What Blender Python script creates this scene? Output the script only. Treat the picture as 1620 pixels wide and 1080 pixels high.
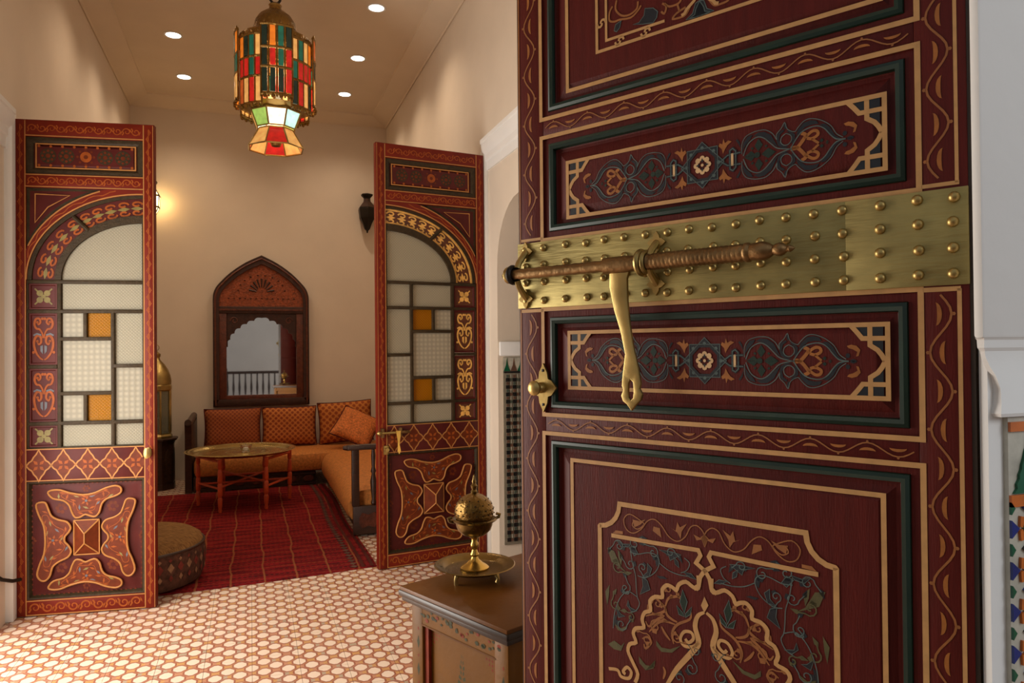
import bpy, bmesh, math, random, json
from mathutils import Vector, Matrix
random.seed(7)
PI = math.pi
scene = bpy.context.scene
for _o in list(bpy.data.objects):
    bpy.data.objects.remove(_o)
COL = scene.collection

# ------------------------------------------------------------ camera, light, exposure
H_EYE, F_PX = 1.45, 1157.0
yaw, pitch, roll = math.radians(19.69), math.radians(0.56), math.radians(-0.534)
cam = bpy.data.cameras.new('camera')
cam.sensor_width = 36.0
cam.lens = F_PX / 1620.0 * 36.0
cam.clip_start = 0.02
cam_ob = bpy.data.objects.new('camera', cam)
COL.objects.link(cam_ob)
scene.camera = cam_ob
_fw = Vector((math.sin(yaw), math.cos(yaw), 0))
_fw = (_fw * math.cos(pitch) + Vector((0, 0, 1)) * math.sin(pitch)).normalized()
_r0 = Vector((math.cos(yaw), -math.sin(yaw), 0))
_u0 = _r0.cross(_fw)
_rt = _r0 * math.cos(roll) - _u0 * math.sin(roll) * -1 if False else (_r0 * math.cos(roll) + _u0 * math.sin(roll))
_up = _rt.cross(_fw)
cam_ob.matrix_world = Matrix(((_rt.x, _up.x, -_fw.x, 0), (_rt.y, _up.y, -_fw.y, 0), (_rt.z, _up.z, -_fw.z, H_EYE), (0, 0, 0, 1)))

scene.view_settings.view_transform = 'Standard'
scene.view_settings.look = 'None'
scene.view_settings.gamma = 1.0
scene.view_settings.use_curve_mapping = False
scene.view_settings.exposure = 0.0

world = bpy.data.worlds.new('world')
scene.world = world
world.use_nodes = True
world.node_tree.nodes['Background'].inputs[0].default_value = (0.92, 0.96, 1.0, 1)
world.node_tree.nodes['Background'].inputs[1].default_value = 0.36

def area(name, loc, rot, sx, sy, watts, col):
    l = bpy.data.lights.new(name, 'AREA')
    l.shape = 'RECTANGLE'; l.size = sx; l.size_y = sy; l.energy = watts; l.color = col
    o = bpy.data.objects.new(name, l); COL.objects.link(o)
    o.location = loc; o.rotation_euler = rot
    return o
# daylight through the courtyard opening in the left wall
area('opening_daylight', (-1.55, 3.35, 1.15), (0, -PI / 2, 0), 2.0, 1.9, 96, (1.0, 0.92, 0.82))
# open sky over the courtyard, behind the viewer and to the right
_a = area('courtyard_daylight', (3.2, -3.2, 3.6), (0, 0, 0), 2.4, 2.4, 88, (0.95, 0.97, 1.0))
_a.rotation_euler = (Vector((1.1, 0.8, 1.3)) - _a.location).to_track_quat('-Z', 'Y').to_euler()

def spot(loc, watts, col=(1.0, 0.77, 0.55), size=2.3):
    l = bpy.data.lights.new('downlight_beam', 'SPOT')
    l.energy = watts; l.color = col; l.spot_size = size; l.spot_blend = 0.8; l.shadow_soft_size = 0.06
    o = bpy.data.objects.new('downlight_beam', l); COL.objects.link(o); o.location = loc
    return o
def point(loc, watts, col, r=0.05):
    l = bpy.data.lights.new('lamp_glow', 'POINT')
    l.energy = watts; l.color = col; l.shadow_soft_size = r
    o = bpy.data.objects.new('lamp_glow', l); COL.objects.link(o); o.location = loc
    return o

# ------------------------------------------------------------ materials
def S(r, g, b):
    f = lambda c: (c / 255) / 12.92 if c <= 10 else (((c / 255) + 0.055) / 1.055) ** 2.4
    return (f(r), f(g), f(b), 1.0)

class N:
    """a shader socket with arithmetic"""
    def __init__(s, nt, sock): s.nt, s.s = nt, sock
    def _m(s, op, *a):
        n = s.nt.nodes.new('ShaderNodeMath'); n.operation = op
        for i, v in enumerate((s,) + a):
            if isinstance(v, N): s.nt.links.new(v.s, n.inputs[i])
            else: n.inputs[i].default_value = v
        return N(s.nt, n.outputs[0])
    def __add__(s, o): return s._m('ADD', o)
    def __sub__(s, o): return s._m('SUBTRACT', o)
    def __mul__(s, o): return s._m('MULTIPLY', o)
    def __truediv__(s, o): return s._m('DIVIDE', o)
    def fr(s): return s._m('FRACT')
    def fl(s): return s._m('FLOOR')
    def ab(s): return s._m('ABSOLUTE')
    def sn(s): return s._m('SINE')
    def mx(s, o): return s._m('MAXIMUM', o)
    def mn(s, o): return s._m('MINIMUM', o)
    def lt(s, o): return s._m('LESS_THAN', o)
    def gt(s, o): return s._m('GREATER_THAN', o)
    def sq(s): return s._m('SQRT')
    def cell(s): return (s.fr() - 0.5)

class Mat:
    def __init__(s, name, rough=0.5, metal=0.0, spec=0.5):
        s.m = bpy.data.materials.new(name); s.m.use_nodes = True
        s.nt = s.m.node_tree; s.b = s.nt.nodes['Principled BSDF']
        s.b.inputs['Roughness'].default_value = rough
        s.b.inputs['Metallic'].default_value = metal
        s.b.inputs['Specular IOR Level'].default_value = spec
        s._co = {}
    def coord(s, kind='Object'):
        if kind not in s._co:
            if kind == 'Position':
                n = s.nt.nodes.new('ShaderNodeNewGeometry'); o = n.outputs['Position']
            else:
                n = s.nt.nodes.new('ShaderNodeTexCoord'); o = n.outputs[kind]
            x = s.nt.nodes.new('ShaderNodeSeparateXYZ'); s.nt.links.new(o, x.inputs[0])
            s._co[kind] = (o, [N(s.nt, x.outputs[i]) for i in range(3)])
        return s._co[kind]
    def xyz(s, kind='Object'): return s.coord(kind)[1]
    def noise(s, scale, detail=3, kind='Object', stretch=None):
        n = s.nt.nodes.new('ShaderNodeTexNoise'); n.inputs['Scale'].default_value = scale; n.inputs['Detail'].default_value = detail
        v = s.coord(kind)[0]
        if stretch:
            mp = s.nt.nodes.new('ShaderNodeMapping'); mp.inputs['Scale'].default_value = stretch
            s.nt.links.new(v, mp.inputs[0]); v = mp.outputs[0]
        s.nt.links.new(v, n.inputs['Vector'])
        return N(s.nt, n.outputs['Fac'])
    def mix(s, fac, a, b):
        n = s.nt.nodes.new('ShaderNodeMix'); n.data_type = 'RGBA'
        for v, i in ((fac, 0), (a, 6), (b, 7)):
            if isinstance(v, N): s.nt.links.new(v.s, n.inputs[i])
            else: n.inputs[i].default_value = v
        return N(s.nt, n.outputs[2])
    def ramp(s, fac, lo, hi):
        n = s.nt.nodes.new('ShaderNodeMapRange')
        s.nt.links.new(fac.s, n.inputs[0]); n.inputs[1].default_value = lo; n.inputs[2].default_value = hi
        return N(s.nt, n.outputs[0])
    def col(s, c):
        if isinstance(c, N): s.nt.links.new(c.s, s.b.inputs['Base Color'])
        else: s.b.inputs['Base Color'].default_value = c
        return s
    def rough(s, v): s.nt.links.new(v.s, s.b.inputs['Roughness']); return s
    def bump(s, h, strength=0.3, dist=0.01):
        n = s.nt.nodes.new('ShaderNodeBump'); n.inputs['Strength'].default_value = strength; n.inputs['Distance'].default_value = dist
        s.nt.links.new(h.s, n.inputs['Height']); s.nt.links.new(n.outputs[0], s.b.inputs['Normal']); return s
    def emit(s, c, st):
        if isinstance(c, N): s.nt.links.new(c.s, s.b.inputs['Emission Color'])
        else: s.b.inputs['Emission Color'].default_value = c
        s.b.inputs['Emission Strength'].default_value = st; return s

def dark(c, k): return (c[0] * k, c[1] * k, c[2] * k, 1)

def plain(name, c, rough=0.5, metal=0.0, var=0.18, scale=14, bump=0.0, bscale=60, spec=0.5, stretch=None):
    m = Mat(name, rough, metal, spec)
    m.col(m.mix(m.ramp(m.noise(scale, 4, stretch=stretch), 0.3, 0.7), dark(c, 1 - var), dark(c, 1 + var)))
    if bump: m.bump(m.noise(bscale, 3, stretch=stretch), bump, 0.01)
    return m.m

P = {}
# painted wood of the near door
P['door_red'] = plain('door_red', S(86, 22, 16), 0.5, var=0.14, scale=6, bump=0.10, bscale=30, stretch=(12, 12, 1.2), spec=0.22)
P['door_gold'] = plain('door_gold', S(196, 148, 92), 0.5, var=0.12, scale=40)
P['door_green'] = plain('door_green', S(10, 40, 27), 0.45, var=0.25, scale=20)
P['door_navy'] = plain('door_navy', S(14, 21, 30), 0.5, var=0.3, scale=60)
P['door_blue'] = plain('door_blue', S(84, 100, 96), 0.5, var=0.25, scale=60)
P['door_orange'] = plain('door_orange', S(160, 96, 36), 0.5, var=0.2, scale=60)
P['door_olive'] = plain('door_olive', S(84, 78, 44), 0.5, var=0.2, scale=60)
P['door_vine'] = plain('door_vine', S(150, 92, 44), 0.5, var=0.15, scale=60)
P['door_cream'] = plain('door_cream', S(220, 180, 130), 0.5, var=0.15, scale=60)
P['door_edge'] = plain('door_edge', S(48, 34, 22), 0.5, var=0.3, scale=10)
# glazed leaves
P['leaf_red'] = plain('leaf_red', S(108, 30, 16), 0.42, var=0.15, scale=9, spec=0.18)
P['leaf_maroon'] = plain('leaf_maroon', S(80, 27, 24), 0.42, var=0.18, scale=9, spec=0.18)
P['leaf_orange'] = plain('leaf_orange', S(150, 74, 27), 0.45, var=0.2, scale=30, spec=0.18)
P['leaf_brown'] = plain('leaf_brown', S(100, 41, 17), 0.45, var=0.25, scale=26, spec=0.18)
P['leaf_gold'] = plain('leaf_gold', S(176, 120, 66), 0.45, var=0.1, scale=30, spec=0.18)
P['leaf_dark'] = plain('leaf_dark', S(56, 43, 26), 0.5, var=0.25, scale=40, bump=0.3, bscale=140, spec=0.2)
P['painted_pierced_light'] = plain('painted_pierced_light', S(226, 172, 88), 0.5, var=0.25, scale=30)  # light showing through the pierced carving, put in as plain yellow colour
P['pierced_wood'] = plain('pierced_wood', S(92, 44, 20), 0.5, var=0.3, scale=30)
P['leaf_blue'] = plain('leaf_blue', S(84, 84, 92), 0.5, var=0.2, scale=40)
P['leaf_olive'] = plain('leaf_olive', S(120, 104, 44), 0.5, var=0.2, scale=40)
# metals
def brass(name, c, rough, bump=0.15, bscale=26, st=None, metal=0.9):
    m = Mat(name, rough, metal)
    n = m.noise(7, 5)
    m.col(m.mix(m.ramp(n, 0.32, 0.7), dark(c, 0.62), dark(c, 1.15)))
    m.rough(m.ramp(m.noise(18, 4), 0, 1) * 0.25 + (rough - 0.1))
    m.bump(m.noise(bscale, 5, stretch=st), bump, 0.01)
    return m.m
P['strap_brass'] = brass('strap_brass', S(176, 160, 102), 0.5, 0.22, 14, (1, 1, 9), metal=0.75)
P['aged_brass'] = brass('aged_brass', S(184, 158, 98), 0.32, 0.1)
P['bolt_brass'] = brass('bolt_brass', S(148, 116, 76), 0.36, 0.25, 60)
P['bright_brass'] = brass('bright_brass', S(214, 176, 92), 0.2, 0.06)
P['tray_brass'] = plain('tray_brass', S(206, 180, 108), 0.22, 0.9, var=0.06, scale=3)
P['dark_brass'] = brass('dark_brass', S(132, 106, 58), 0.26, 0.06)
P['pierced_brass'] = brass('pierced_brass', S(150, 116, 60), 0.28, 0.9, 46)
P['iron'] = plain('iron', S(40, 34, 28), 0.45, 0.6, bump=0.2)
# plaster
def plaster(name, c):
    m = Mat(name, 0.75, 0, 0.25)
    n = m.noise(2.2, 5, 'Position')
    m.col(m.mix(m.ramp(n, 0.3, 0.75), dark(c, 0.95), dark(c, 1.03)))
    m.bump(m.noise(22, 4, 'Position'), 0.08, 0.01)
    return m.m
P['wall'] = plaster('wall', S(224, 210, 192))
P['ceiling'] = plaster('ceiling', S(220, 204, 182))
P['white'] = plaster('white', S(234, 234, 232))
P['court'] = plaster('court', S(228, 218, 208))
# woods, cloth
P['dark_wood'] = plain('dark_wood', S(58, 34, 22), 0.4, var=0.3, scale=9, bump=0.2, stretch=(1, 1, 6))
P['carved_wood'] = plain('carved_wood', S(66, 44, 28), 0.45, var=0.4, scale=30, bump=0.8, bscale=40)
P['table_wood'] = plain('table_wood', S(204, 84, 44), 0.35, var=0.25, scale=12)
P['mirror_wood'] = plain('mirror_wood', S(92, 42, 24), 0.45, var=0.35, scale=22, bump=0.6, bscale=50)
P['mirror_dark'] = plain('mirror_dark', S(58, 30, 20), 0.42, var=0.3, scale=22, bump=0.3, bscale=40)
P['mirror_tymp'] = plain('mirror_tymp', S(140, 66, 30), 0.5, var=0.4, scale=40, bump=0.8, bscale=60)
P['chest_wood'] = plain('chest_wood', S(112, 72, 23), 0.38, var=0.16, scale=5, bump=0.06, spec=0.18)
P['chest_top'] = plain('chest_top', S(98, 58, 20), 0.32, var=0.2, scale=4, bump=0.05, spec=0.18)
P['chest_dark'] = plain('chest_dark', S(48, 34, 28), 0.35, var=0.3, scale=20)
P['chest_red'] = plain('chest_red', S(124, 46, 26), 0.45, var=0.25, scale=20, spec=0.18)
P['chest_green'] = plain('chest_green', S(62, 62, 40), 0.45, var=0.35, scale=30, spec=0.18)
P['light_emit'] = Mat('light_emit').col((1, 1, 1, 1)).emit((1, 0.93, 0.8, 1), 9).m

def mat_floor():
    m = Mat('floor_tile', 0.36, 0, 0.4)
    x, y, z = m.xyz('Position')
    def octo(ox, oy):
        a = ((x - ox) / 0.104).cell().ab(); b = ((y - oy) / 0.112).cell().ab()
        return (a * 1.06).mx(b * 0.94).mx((a + b) * 0.74)
    d = octo(0.052, 0.056 + 3.567).mn(octo(0.0, 3.567))
    id_ = (((x / 0.052).fl() * 12.9898 + (y / 0.056).fl() * 78.233).sn() * 43758.5).fr()
    bg = m.mix(id_.gt(0.55), S(198, 150, 94), S(190, 136, 106))
    bg = m.mix(id_.gt(0.82), bg, S(176, 160, 138))
    fac = m.ramp(d, 0.265, 0.29)
    c = m.mix(fac, S(236, 216, 196), S(150, 82, 64))
    c = m.mix(m.ramp(d, 0.345, 0.375), c, bg)
    w = m.noise(3.0, 4, 'Position')
    c = m.mix(m.ramp(w, 0.25, 0.8) * 0.25, c, S(210, 170, 140))
    m.col(c)
    m.rough(m.noise(9, 3, 'Position') * 0.3 + 0.22)
    return m.m
P['floor_tile'] = mat_floor()
P['grout'] = plain('grout', S(150, 122, 98), 0.8)

def mat_carpet():
    m = Mat('carpet', 0.95, 0, 0.1)
    x, y, z = m.xyz()
    w = m.noise(3, 2) * 0.05
    q = x + w
    st = (q / 0.2).cell().ab()
    n = m.noise(60, 3, stretch=(1, 3, 1)); n2 = m.noise(5, 3, stretch=(1, 5, 1))
    c = m.mix(m.ramp(n2, 0.35, 0.65), S(98, 20, 24), S(146, 32, 34))
    band = ((y / 0.115) + m.noise(9, 2) * 0.5).cell().ab()
    mot = ((q / 0.033).cell().ab() + (y / 0.05).cell().ab())
    c = m.mix(band.lt(0.13) * mot.lt(0.45) * 0.8, c, S(70, 26, 26))
    c = m.mix(band.gt(0.38) * mot.gt(0.5) * 0.75, c, S(140, 56, 38))
    c = m.mix(n.gt(0.60) * 0.5, c, S(60, 12, 16))
    c = m.mix(st.lt(0.030) * 0.75, c, S(150, 92, 56))
    m.col(c); m.bump(m.noise(220, 2), 0.5, 0.01)
    return m.m
P['carpet'] = mat_carpet()

def mat_fabric(name, a, b, k, diag=True, thr=0.22, kind='Object', yy=2):
    m = Mat(name, 0.85, 0, 0.2)
    c3 = m.xyz(kind); x, y = c3[0], c3[yy]
    if diag:
        p = ((x + y) / k).cell().ab(); q = ((x - y) / k).cell().ab()
    else:
        p = (x / k).cell().ab(); q = (y / k).cell().ab()
    f = (p * q * 4.0)
    c = m.mix(m.ramp(f, thr - 0.12, thr + 0.12), a, b)
    c = m.mix(m.ramp(m.noise(70, 3), 0.35, 0.7) * 0.5, c, dark(a, 0.6))
    m.col(c); m.bump(m.noise(160, 2), 0.3, 0.01)
    return m.m
P['cushion_plain'] = mat_fabric('cushion_plain', S(164, 92, 50), S(124, 58, 38), 0.045)
P['cushion_check'] = mat_fabric('cushion_check', S(200, 122, 60), S(136, 58, 36), 0.06)
P['cushion_gold'] = mat_fabric('cushion_gold', S(206, 128, 60), S(150, 66, 38), 0.07)
P['cushion_damask'] = plain('cushion_damask', S(200, 114, 52), 0.8, var=0.45, scale=55, bump=0.3)
P['mattress'] = plain('mattress', S(190, 118, 50), 0.75, var=0.3, scale=45, bump=0.3, bscale=50)

def mat_pouf_top():
    m = Mat('pouf_top', 0.9, 0, 0.2)
    x, y, z = m.xyz()
    n = m.noise(40, 3, stretch=(1, 6, 1))
    c = m.mix(m.ramp(n, 0.35, 0.65), S(112, 78, 44), S(166, 124, 74))
    m.col(c); m.bump(n, 0.4, 0.01)
    return m.m
P['pouf_top'] = mat_pouf_top()
P['pouf_side'] = plain('pouf_side', S(84, 50, 36), 0.9, var=0.5, scale=28, bump=0.4)
P['pouf_red'] = plain('pouf_red', S(120, 46, 36), 0.9, var=0.3, scale=40)
P['pouf_cream'] = plain('pouf_cream', S(150, 112, 84), 0.9, var=0.3, scale=40)

def glass(name, c, bump='dia', k=0.018, trans=0.58):
    """textured obscure window glass: part translucent, part diffuse, glossy skin"""
    m = Mat(name, 0.25)
    nt = m.nt
    x, y, z = m.xyz()
    if bump == 'dia': h = ((x + z) / k).cell().ab().mx(((x - z) / k).cell().ab())
    else: h = (((x / k).cell() * (x / k).cell()) + ((z / k).cell() * (z / k).cell())).sq()
    shade = m.mix(m.ramp(h, 0.1, 0.5), dark(c, 1.08), dark(c, 0.86))
    d = nt.nodes.new('ShaderNodeBsdfDiffuse'); t = nt.nodes.new('ShaderNodeBsdfTranslucent'); g = nt.nodes.new('ShaderNodeBsdfGlossy')
    nt.links.new(shade.s, d.inputs[0]); nt.links.new(shade.s, t.inputs[0])
    g.inputs['Roughness'].default_value = 0.25
    a = nt.nodes.new('ShaderNodeMixShader'); a.inputs[0].default_value = trans
    nt.links.new(d.outputs[0], a.inputs[1]); nt.links.new(t.outputs[0], a.inputs[2])
    b = nt.nodes.new('ShaderNodeMixShader'); b.inputs[0].default_value = 0.012
    nt.links.new(a.outputs[0], b.inputs[1]); nt.links.new(g.outputs[0], b.inputs[2])
    bp = nt.nodes.new('ShaderNodeBump'); bp.inputs['Strength'].default_value = 0.5; bp.inputs['Distance'].default_value = 0.004
    nt.links.new(h.s, bp.inputs['Height'])
    for q in (d, t, g): nt.links.new(bp.outputs[0], q.inputs['Normal'])
    nt.links.new(b.outputs[0], nt.nodes['Material Output'].inputs[0])
    return m.m
P['pane_clear'] = glass('pane_clear', S(202, 196, 176))
P['pane_dots'] = glass('pane_dots', S(208, 202, 184), 'dot', 0.03)
P['pane_amber'] = glass('pane_amber', S(196, 134, 10))
P['pane_honey'] = glass('pane_honey', S(232, 196, 120), 'dia', 0.03, 0.7)

m = Mat('mirror_glass', 0.02, 1.0); m.col((0.86, 0.87, 0.86, 1)); P['mirror_glass'] = m.m
m = Mat('clear_glass', 0.03); m.col((1, 1, 1, 1)); m.b.inputs['Transmission Weight'].default_value = 1.0; P['clear_glass'] = m.m
m = Mat('lantern_pane', 0.1); m.col(S(150, 150, 130)); m.b.inputs['Transmission Weight'].default_value = 0.6; P['lantern_pane'] = m.m
def stained(name, c, st):
    m = Mat(name, 0.25)
    n = m.ramp(m.noise(22, 3), 0.25, 0.75)
    cc = m.mix(n, dark(c, 0.7), dark(c, 1.2))
    m.col(cc); m.emit(cc, st)
    return m.m
for nm, c, st in (('amber', S(226, 120, 34), 0.62), ('red', S(190, 30, 26), 0.55), ('green', S(26, 104, 84), 0.34), ('cream', S(232, 172, 96), 0.62),
                  ('orange', S(190, 84, 34), 0.5), ('dusk', S(30, 52, 44), 0.15), ('white', S(255, 246, 214), 1.5), ('aqua', S(190, 236, 226), 1.1), ('lime', S(150, 186, 90), 0.8)):
    P['st_' + nm] = stained('stained_' + nm, c, st)
P['sconce_glow'] = Mat('sconce_glow').col((1, 0.8, 0.5, 1)).emit((1, 0.66, 0.28, 1), 5).m
for nm, c in (('black', S(26, 26, 28)), ('green', S(20, 88, 60)), ('orange', S(196, 104, 40)), ('blue', S(28, 44, 116)), ('cream', S(186, 182, 168)), ('yellow', S(206, 176, 70)), ('rust', S(104, 76, 62)), ('moss', S(78, 86, 76)), ('grey', S(132, 124, 108))):
    P['zel_' + nm] = plain('zellige_' + nm, c, 0.2, var=0.18, scale=30)

# ------------------------------------------------------------ mesh helpers
PAINTED = set('''vine_leaf vine_stem gold_line arabesque_navy arabesque_outline arabesque_leaf arabesque_flower arabesque_vine arabesque_olive arabesque_tulip rosette scroll scroll_leaf scroll_band
lattice_line lattice_field lattice_flower medallion medallion_flower carved_scroll carved_leaf carved_tie carved_flower painted_flower painted_leaf painted_bud painted_dot gold_border woven_motif border_motif border_stripe
sunburst carved_spiral screw engraved_ring metal_frame skirt_frame chain cage base_moulding'''.split())
def v3(x, y, z): return Vector((x, y, z))
class B:
    def __init__(s): s.bm = bmesh.new()
    def box(s, x0, x1, y0, y1, z0, z1, bev=0.0):
        r = bmesh.ops.create_cube(s.bm, size=1.0)
        vs = r['verts']
        for v in vs:
            v.co = v3(x0 + (v.co.x + 0.5) * (x1 - x0), y0 + (v.co.y + 0.5) * (y1 - y0), z0 + (v.co.z + 0.5) * (z1 - z0))
        if bev:
            es = list({e for v in vs for e in v.link_edges})
            bmesh.ops.bevel(s.bm, geom=es, offset=bev, segments=2, profile=0.5, affect='EDGES')
        return s
    def lathe(s, prof, n=24, c=(0, 0, 0), a0=0.0):
        rings = []
        for r, z in prof:
            if r < 1e-5: rings.append([s.bm.verts.new((c[0], c[1], c[2] + z))])
            else: rings.append([s.bm.verts.new((c[0] + r * math.cos(a0 + 2 * PI * i / n), c[1] + r * math.sin(a0 + 2 * PI * i / n), c[2] + z)) for i in range(n)])
        for a, b in zip(rings, rings[1:]):
            for i in range(n):
                j = (i + 1) % n
                if len(a) == 1 and len(b) == 1: break
                if len(a) == 1: s.bm.faces.new((a[0], b[i], b[j]))
                elif len(b) == 1: s.bm.faces.new((a[i], a[j], b[0]))
                else: s.bm.faces.new((a[i], a[j], b[j], b[i]))
        return s
    def tube(s, pts, r, n=8, closed=False, cap=True):
        pts = [Vector(p) for p in pts]; N_ = len(pts)
        rs = r if isinstance(r, (list, tuple)) else [r] * N_
        rings = []; up = None
        for i, p in enumerate(pts):
            a = pts[i - 1] if (i or closed) else p
            b = pts[(i + 1) % N_] if (i < N_ - 1 or closed) else p
            t = (b - a).normalized()
            if up is None:
                up = v3(0, 0, 1) if abs(t.z) < 0.9 else v3(1, 0, 0)
            sx = t.cross(up).normalized(); up = sx.cross(t).normalized()
            rings.append([s.bm.verts.new(p + (sx * math.cos(2 * PI * k / n) + up * math.sin(2 * PI * k / n)) * rs[i]) for k in range(n)])
        for i in range(N_ if closed else N_ - 1):
            a, b = rings[i], rings[(i + 1) % N_]
            for k in range(n):
                s.bm.faces.new((a[k], a[(k + 1) % n], b[(k + 1) % n], b[k]))
        if cap and not closed:
            s.bm.faces.new(rings[0]); s.bm.faces.new(rings[-1][::-1])
        return s
    def prism(s, poly, y0, y1, plane='xz'):
        """polygon in a plane, extruded along the third axis from y0 to y1"""
        f = {'xz': lambda a, b, d: (a, d, b), 'yz': lambda a, b, d: (d, a, b), 'xy': lambda a, b, d: (a, b, d)}[plane]
        A = [s.bm.verts.new(f(a, b, y0)) for a, b in poly]; Bv = [s.bm.verts.new(f(a, b, y1)) for a, b in poly]
        n = len(poly)
        s.bm.faces.new(A); s.bm.faces.new(Bv[::-1])
        for i in range(n):
            s.bm.faces.new((A[i], A[(i + 1) % n], Bv[(i + 1) % n], Bv[i]))
        return s
    def strip(s, P0, P1, y0, y1):
        """solid band between two 2D curves of equal length"""
        n = len(P0)
        a = [s.bm.verts.new((p[0], y0, p[1])) for p in P0]; b = [s.bm.verts.new((p[0], y0, p[1])) for p in P1]
        c = [s.bm.verts.new((p[0], y1, p[1])) for p in P0]; d = [s.bm.verts.new((p[0], y1, p[1])) for p in P1]
        for i in range(n - 1):
            for q in ((a, b), (b, d), (d, c), (c, a)):
                s.bm.faces.new((q[0][i], q[0][i + 1], q[1][i + 1], q[1][i]))
        s.bm.faces.new((a[0], b[0], d[0], c[0])); s.bm.faces.new((a[-1], c[-1], d[-1], b[-1]))
        return s
    def rib(s, pts, w, y, closed=False):
        """painted line: flat ribbon in the xz plane"""
        pts = [Vector((p[0], p[1])) for p in pts]
        n = len(pts)
        L, R = [], []
        for i, p in enumerate(pts):
            a = pts[i - 1] if (i or closed) else p
            b = pts[(i + 1) % n] if (i < n - 1 or closed) else p
            d1 = (p - a).normalized() if (p - a).length > 1e-9 else (b - p).normalized()
            d2 = (b - p).normalized() if (b - p).length > 1e-9 else d1
            n1 = Vector((-d1.y, d1.x)); n2 = Vector((-d2.y, d2.x))
            m_ = n1 + n2
            m_ = m_.normalized() if m_.length > 1e-6 else n1
            k = min(1.6, 1 / max(0.3, m_.dot(n1)))
            ww = (w(i / (n - 1)) if callable(w) else w) * 0.5 * k
            L.append(s.bm.verts.new((p.x + m_.x * ww, y, p.y + m_.y * ww)))
            R.append(s.bm.verts.new((p.x - m_.x * ww, y, p.y - m_.y * ww)))
        for i in range(n if closed else n - 1):
            j = (i + 1) % n
            s.bm.faces.new((L[i], L[j], R[j], R[i]))
        return s
    def blob(s, pts, y):
        s.bm.faces.new([s.bm.verts.new((p[0], y, p[1])) for p in pts]); return s
    def disc(s, c, r, y, n=14): return s.blob([(c[0] + r * math.cos(2 * PI * i / n), c[1] + r * math.sin(2 * PI * i / n)) for i in range(n)], y)
    def sweep(s, x0, x1, z0, z1, prof, fill=True):
        """mitred moulding running round a rectangle: prof = (inset, y) pairs"""
        loops = []
        for d, y in prof:
            loops.append([s.bm.verts.new(p) for p in ((x0 + d, y, z0 + d), (x1 - d, y, z0 + d), (x1 - d, y, z1 - d), (x0 + d, y, z1 - d))])
        for a, b in zip(loops, loops[1:]):
            for i in range(4):
                s.bm.faces.new((a[i], a[(i + 1) % 4], b[(i + 1) % 4], b[i]))
        if fill: s.bm.faces.new(loops[-1])
        return s
    def out(s, name, mat, parent=None, smooth=True, ang=40):
        me = bpy.data.meshes.new(name)
        bmesh.ops.recalc_face_normals(s.bm, faces=s.bm.faces[:])
        s.bm.to_mesh(me); s.bm.free()
        if smooth:
            for p in me.polygons: p.use_smooth = True
            me.set_sharp_from_angle(angle=math.radians(ang))
        me.materials.append(P[mat] if isinstance(mat, str) else mat)
        o = link(name, me, parent)
        if name in PAINTED: o['kind'] = 'stuff'
        return o
def link(name, me, parent=None):
    o = bpy.data.objects.new(name, me); COL.objects.link(o)
    if parent: o.parent = parent
    return o
def thing(name, label, cat, loc=(0, 0, 0), rz=0.0, group=None):
    o = bpy.data.objects.new(name, None); COL.objects.link(o)
    o.location = loc; o.rotation_euler = (0, 0, rz); o.empty_display_size = 0.05
    o['label'] = label; o['category'] = cat
    if group: o['group'] = group
    return o
def struct(o): o['kind'] = 'structure'; return o
def cr(pts, k=5, closed=False):
    """Catmull-Rom through 2D points"""
    n = len(pts); r = []
    rng = range(n if closed else n - 1)
    g = (lambda i: pts[i % n]) if closed else (lambda i: pts[max(0, min(n - 1, i))])
    for i in rng:
        p0, p1, p2, p3 = g(i - 1), g(i), g(i + 1), g(i + 2)
        for j in range(k):
            t = j / k
            r.append(tuple(0.5 * (2 * b + (c - a) * t + (2 * a - 5 * b + 4 * c - d) * t * t + (3 * b - a - 3 * c + d) * t ** 3) for a, b, c, d in zip(p0, p1, p2, p3)))
    if not closed: r.append(tuple(pts[-1]))
    return r
def rect(x0, x1, z0, z1): return [(x0, z0), (x1, z0), (x1, z1), (x0, z1)]
def vine(b, bl, p0, p1, amp, per, w, y, cres=0.011, ph=0.0, thick=0.0065):
    """wavy painted stem with a crescent in each bend, running from p0 to p1"""
    p0 = Vector(p0); p1 = Vector(p1); L = (p1 - p0).length; t = (p1 - p0) / L; nrm = Vector((-t.y, t.x))
    k = max(2, round(L / per)); per = L / k; n = k * 12
    b.rib([tuple(p0 + t * (L * i / n) + nrm * amp * math.sin(2 * PI * i / 12 + ph)) for i in range(n + 1)], w, y)
    for i in range(2 * k):
        s = (i + 0.5) * per / 2; sg = 1 if i % 2 else -1
        if ph: pass
        cc = p0 + t * s + nrm * sg * amp * 0.45
        pts = []
        for j in range(9):
            a = PI * (j / 8) ; pts.append(cc + t * math.cos(a) * cres - nrm * sg * (math.sin(a) * thick))
        for j in range(7, 0, -1):
            a = PI * (j / 8); pts.append(cc + t * math.cos(a) * cres - nrm * sg * (math.sin(a) * thick * 0.25))
        bl.blob([tuple(q) for q in pts], y)
        tip = p0 + t * s + nrm * (-sg) * amp * 1.2
        b.disc(tuple(tip), w * 0.9, y, 6)
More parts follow.
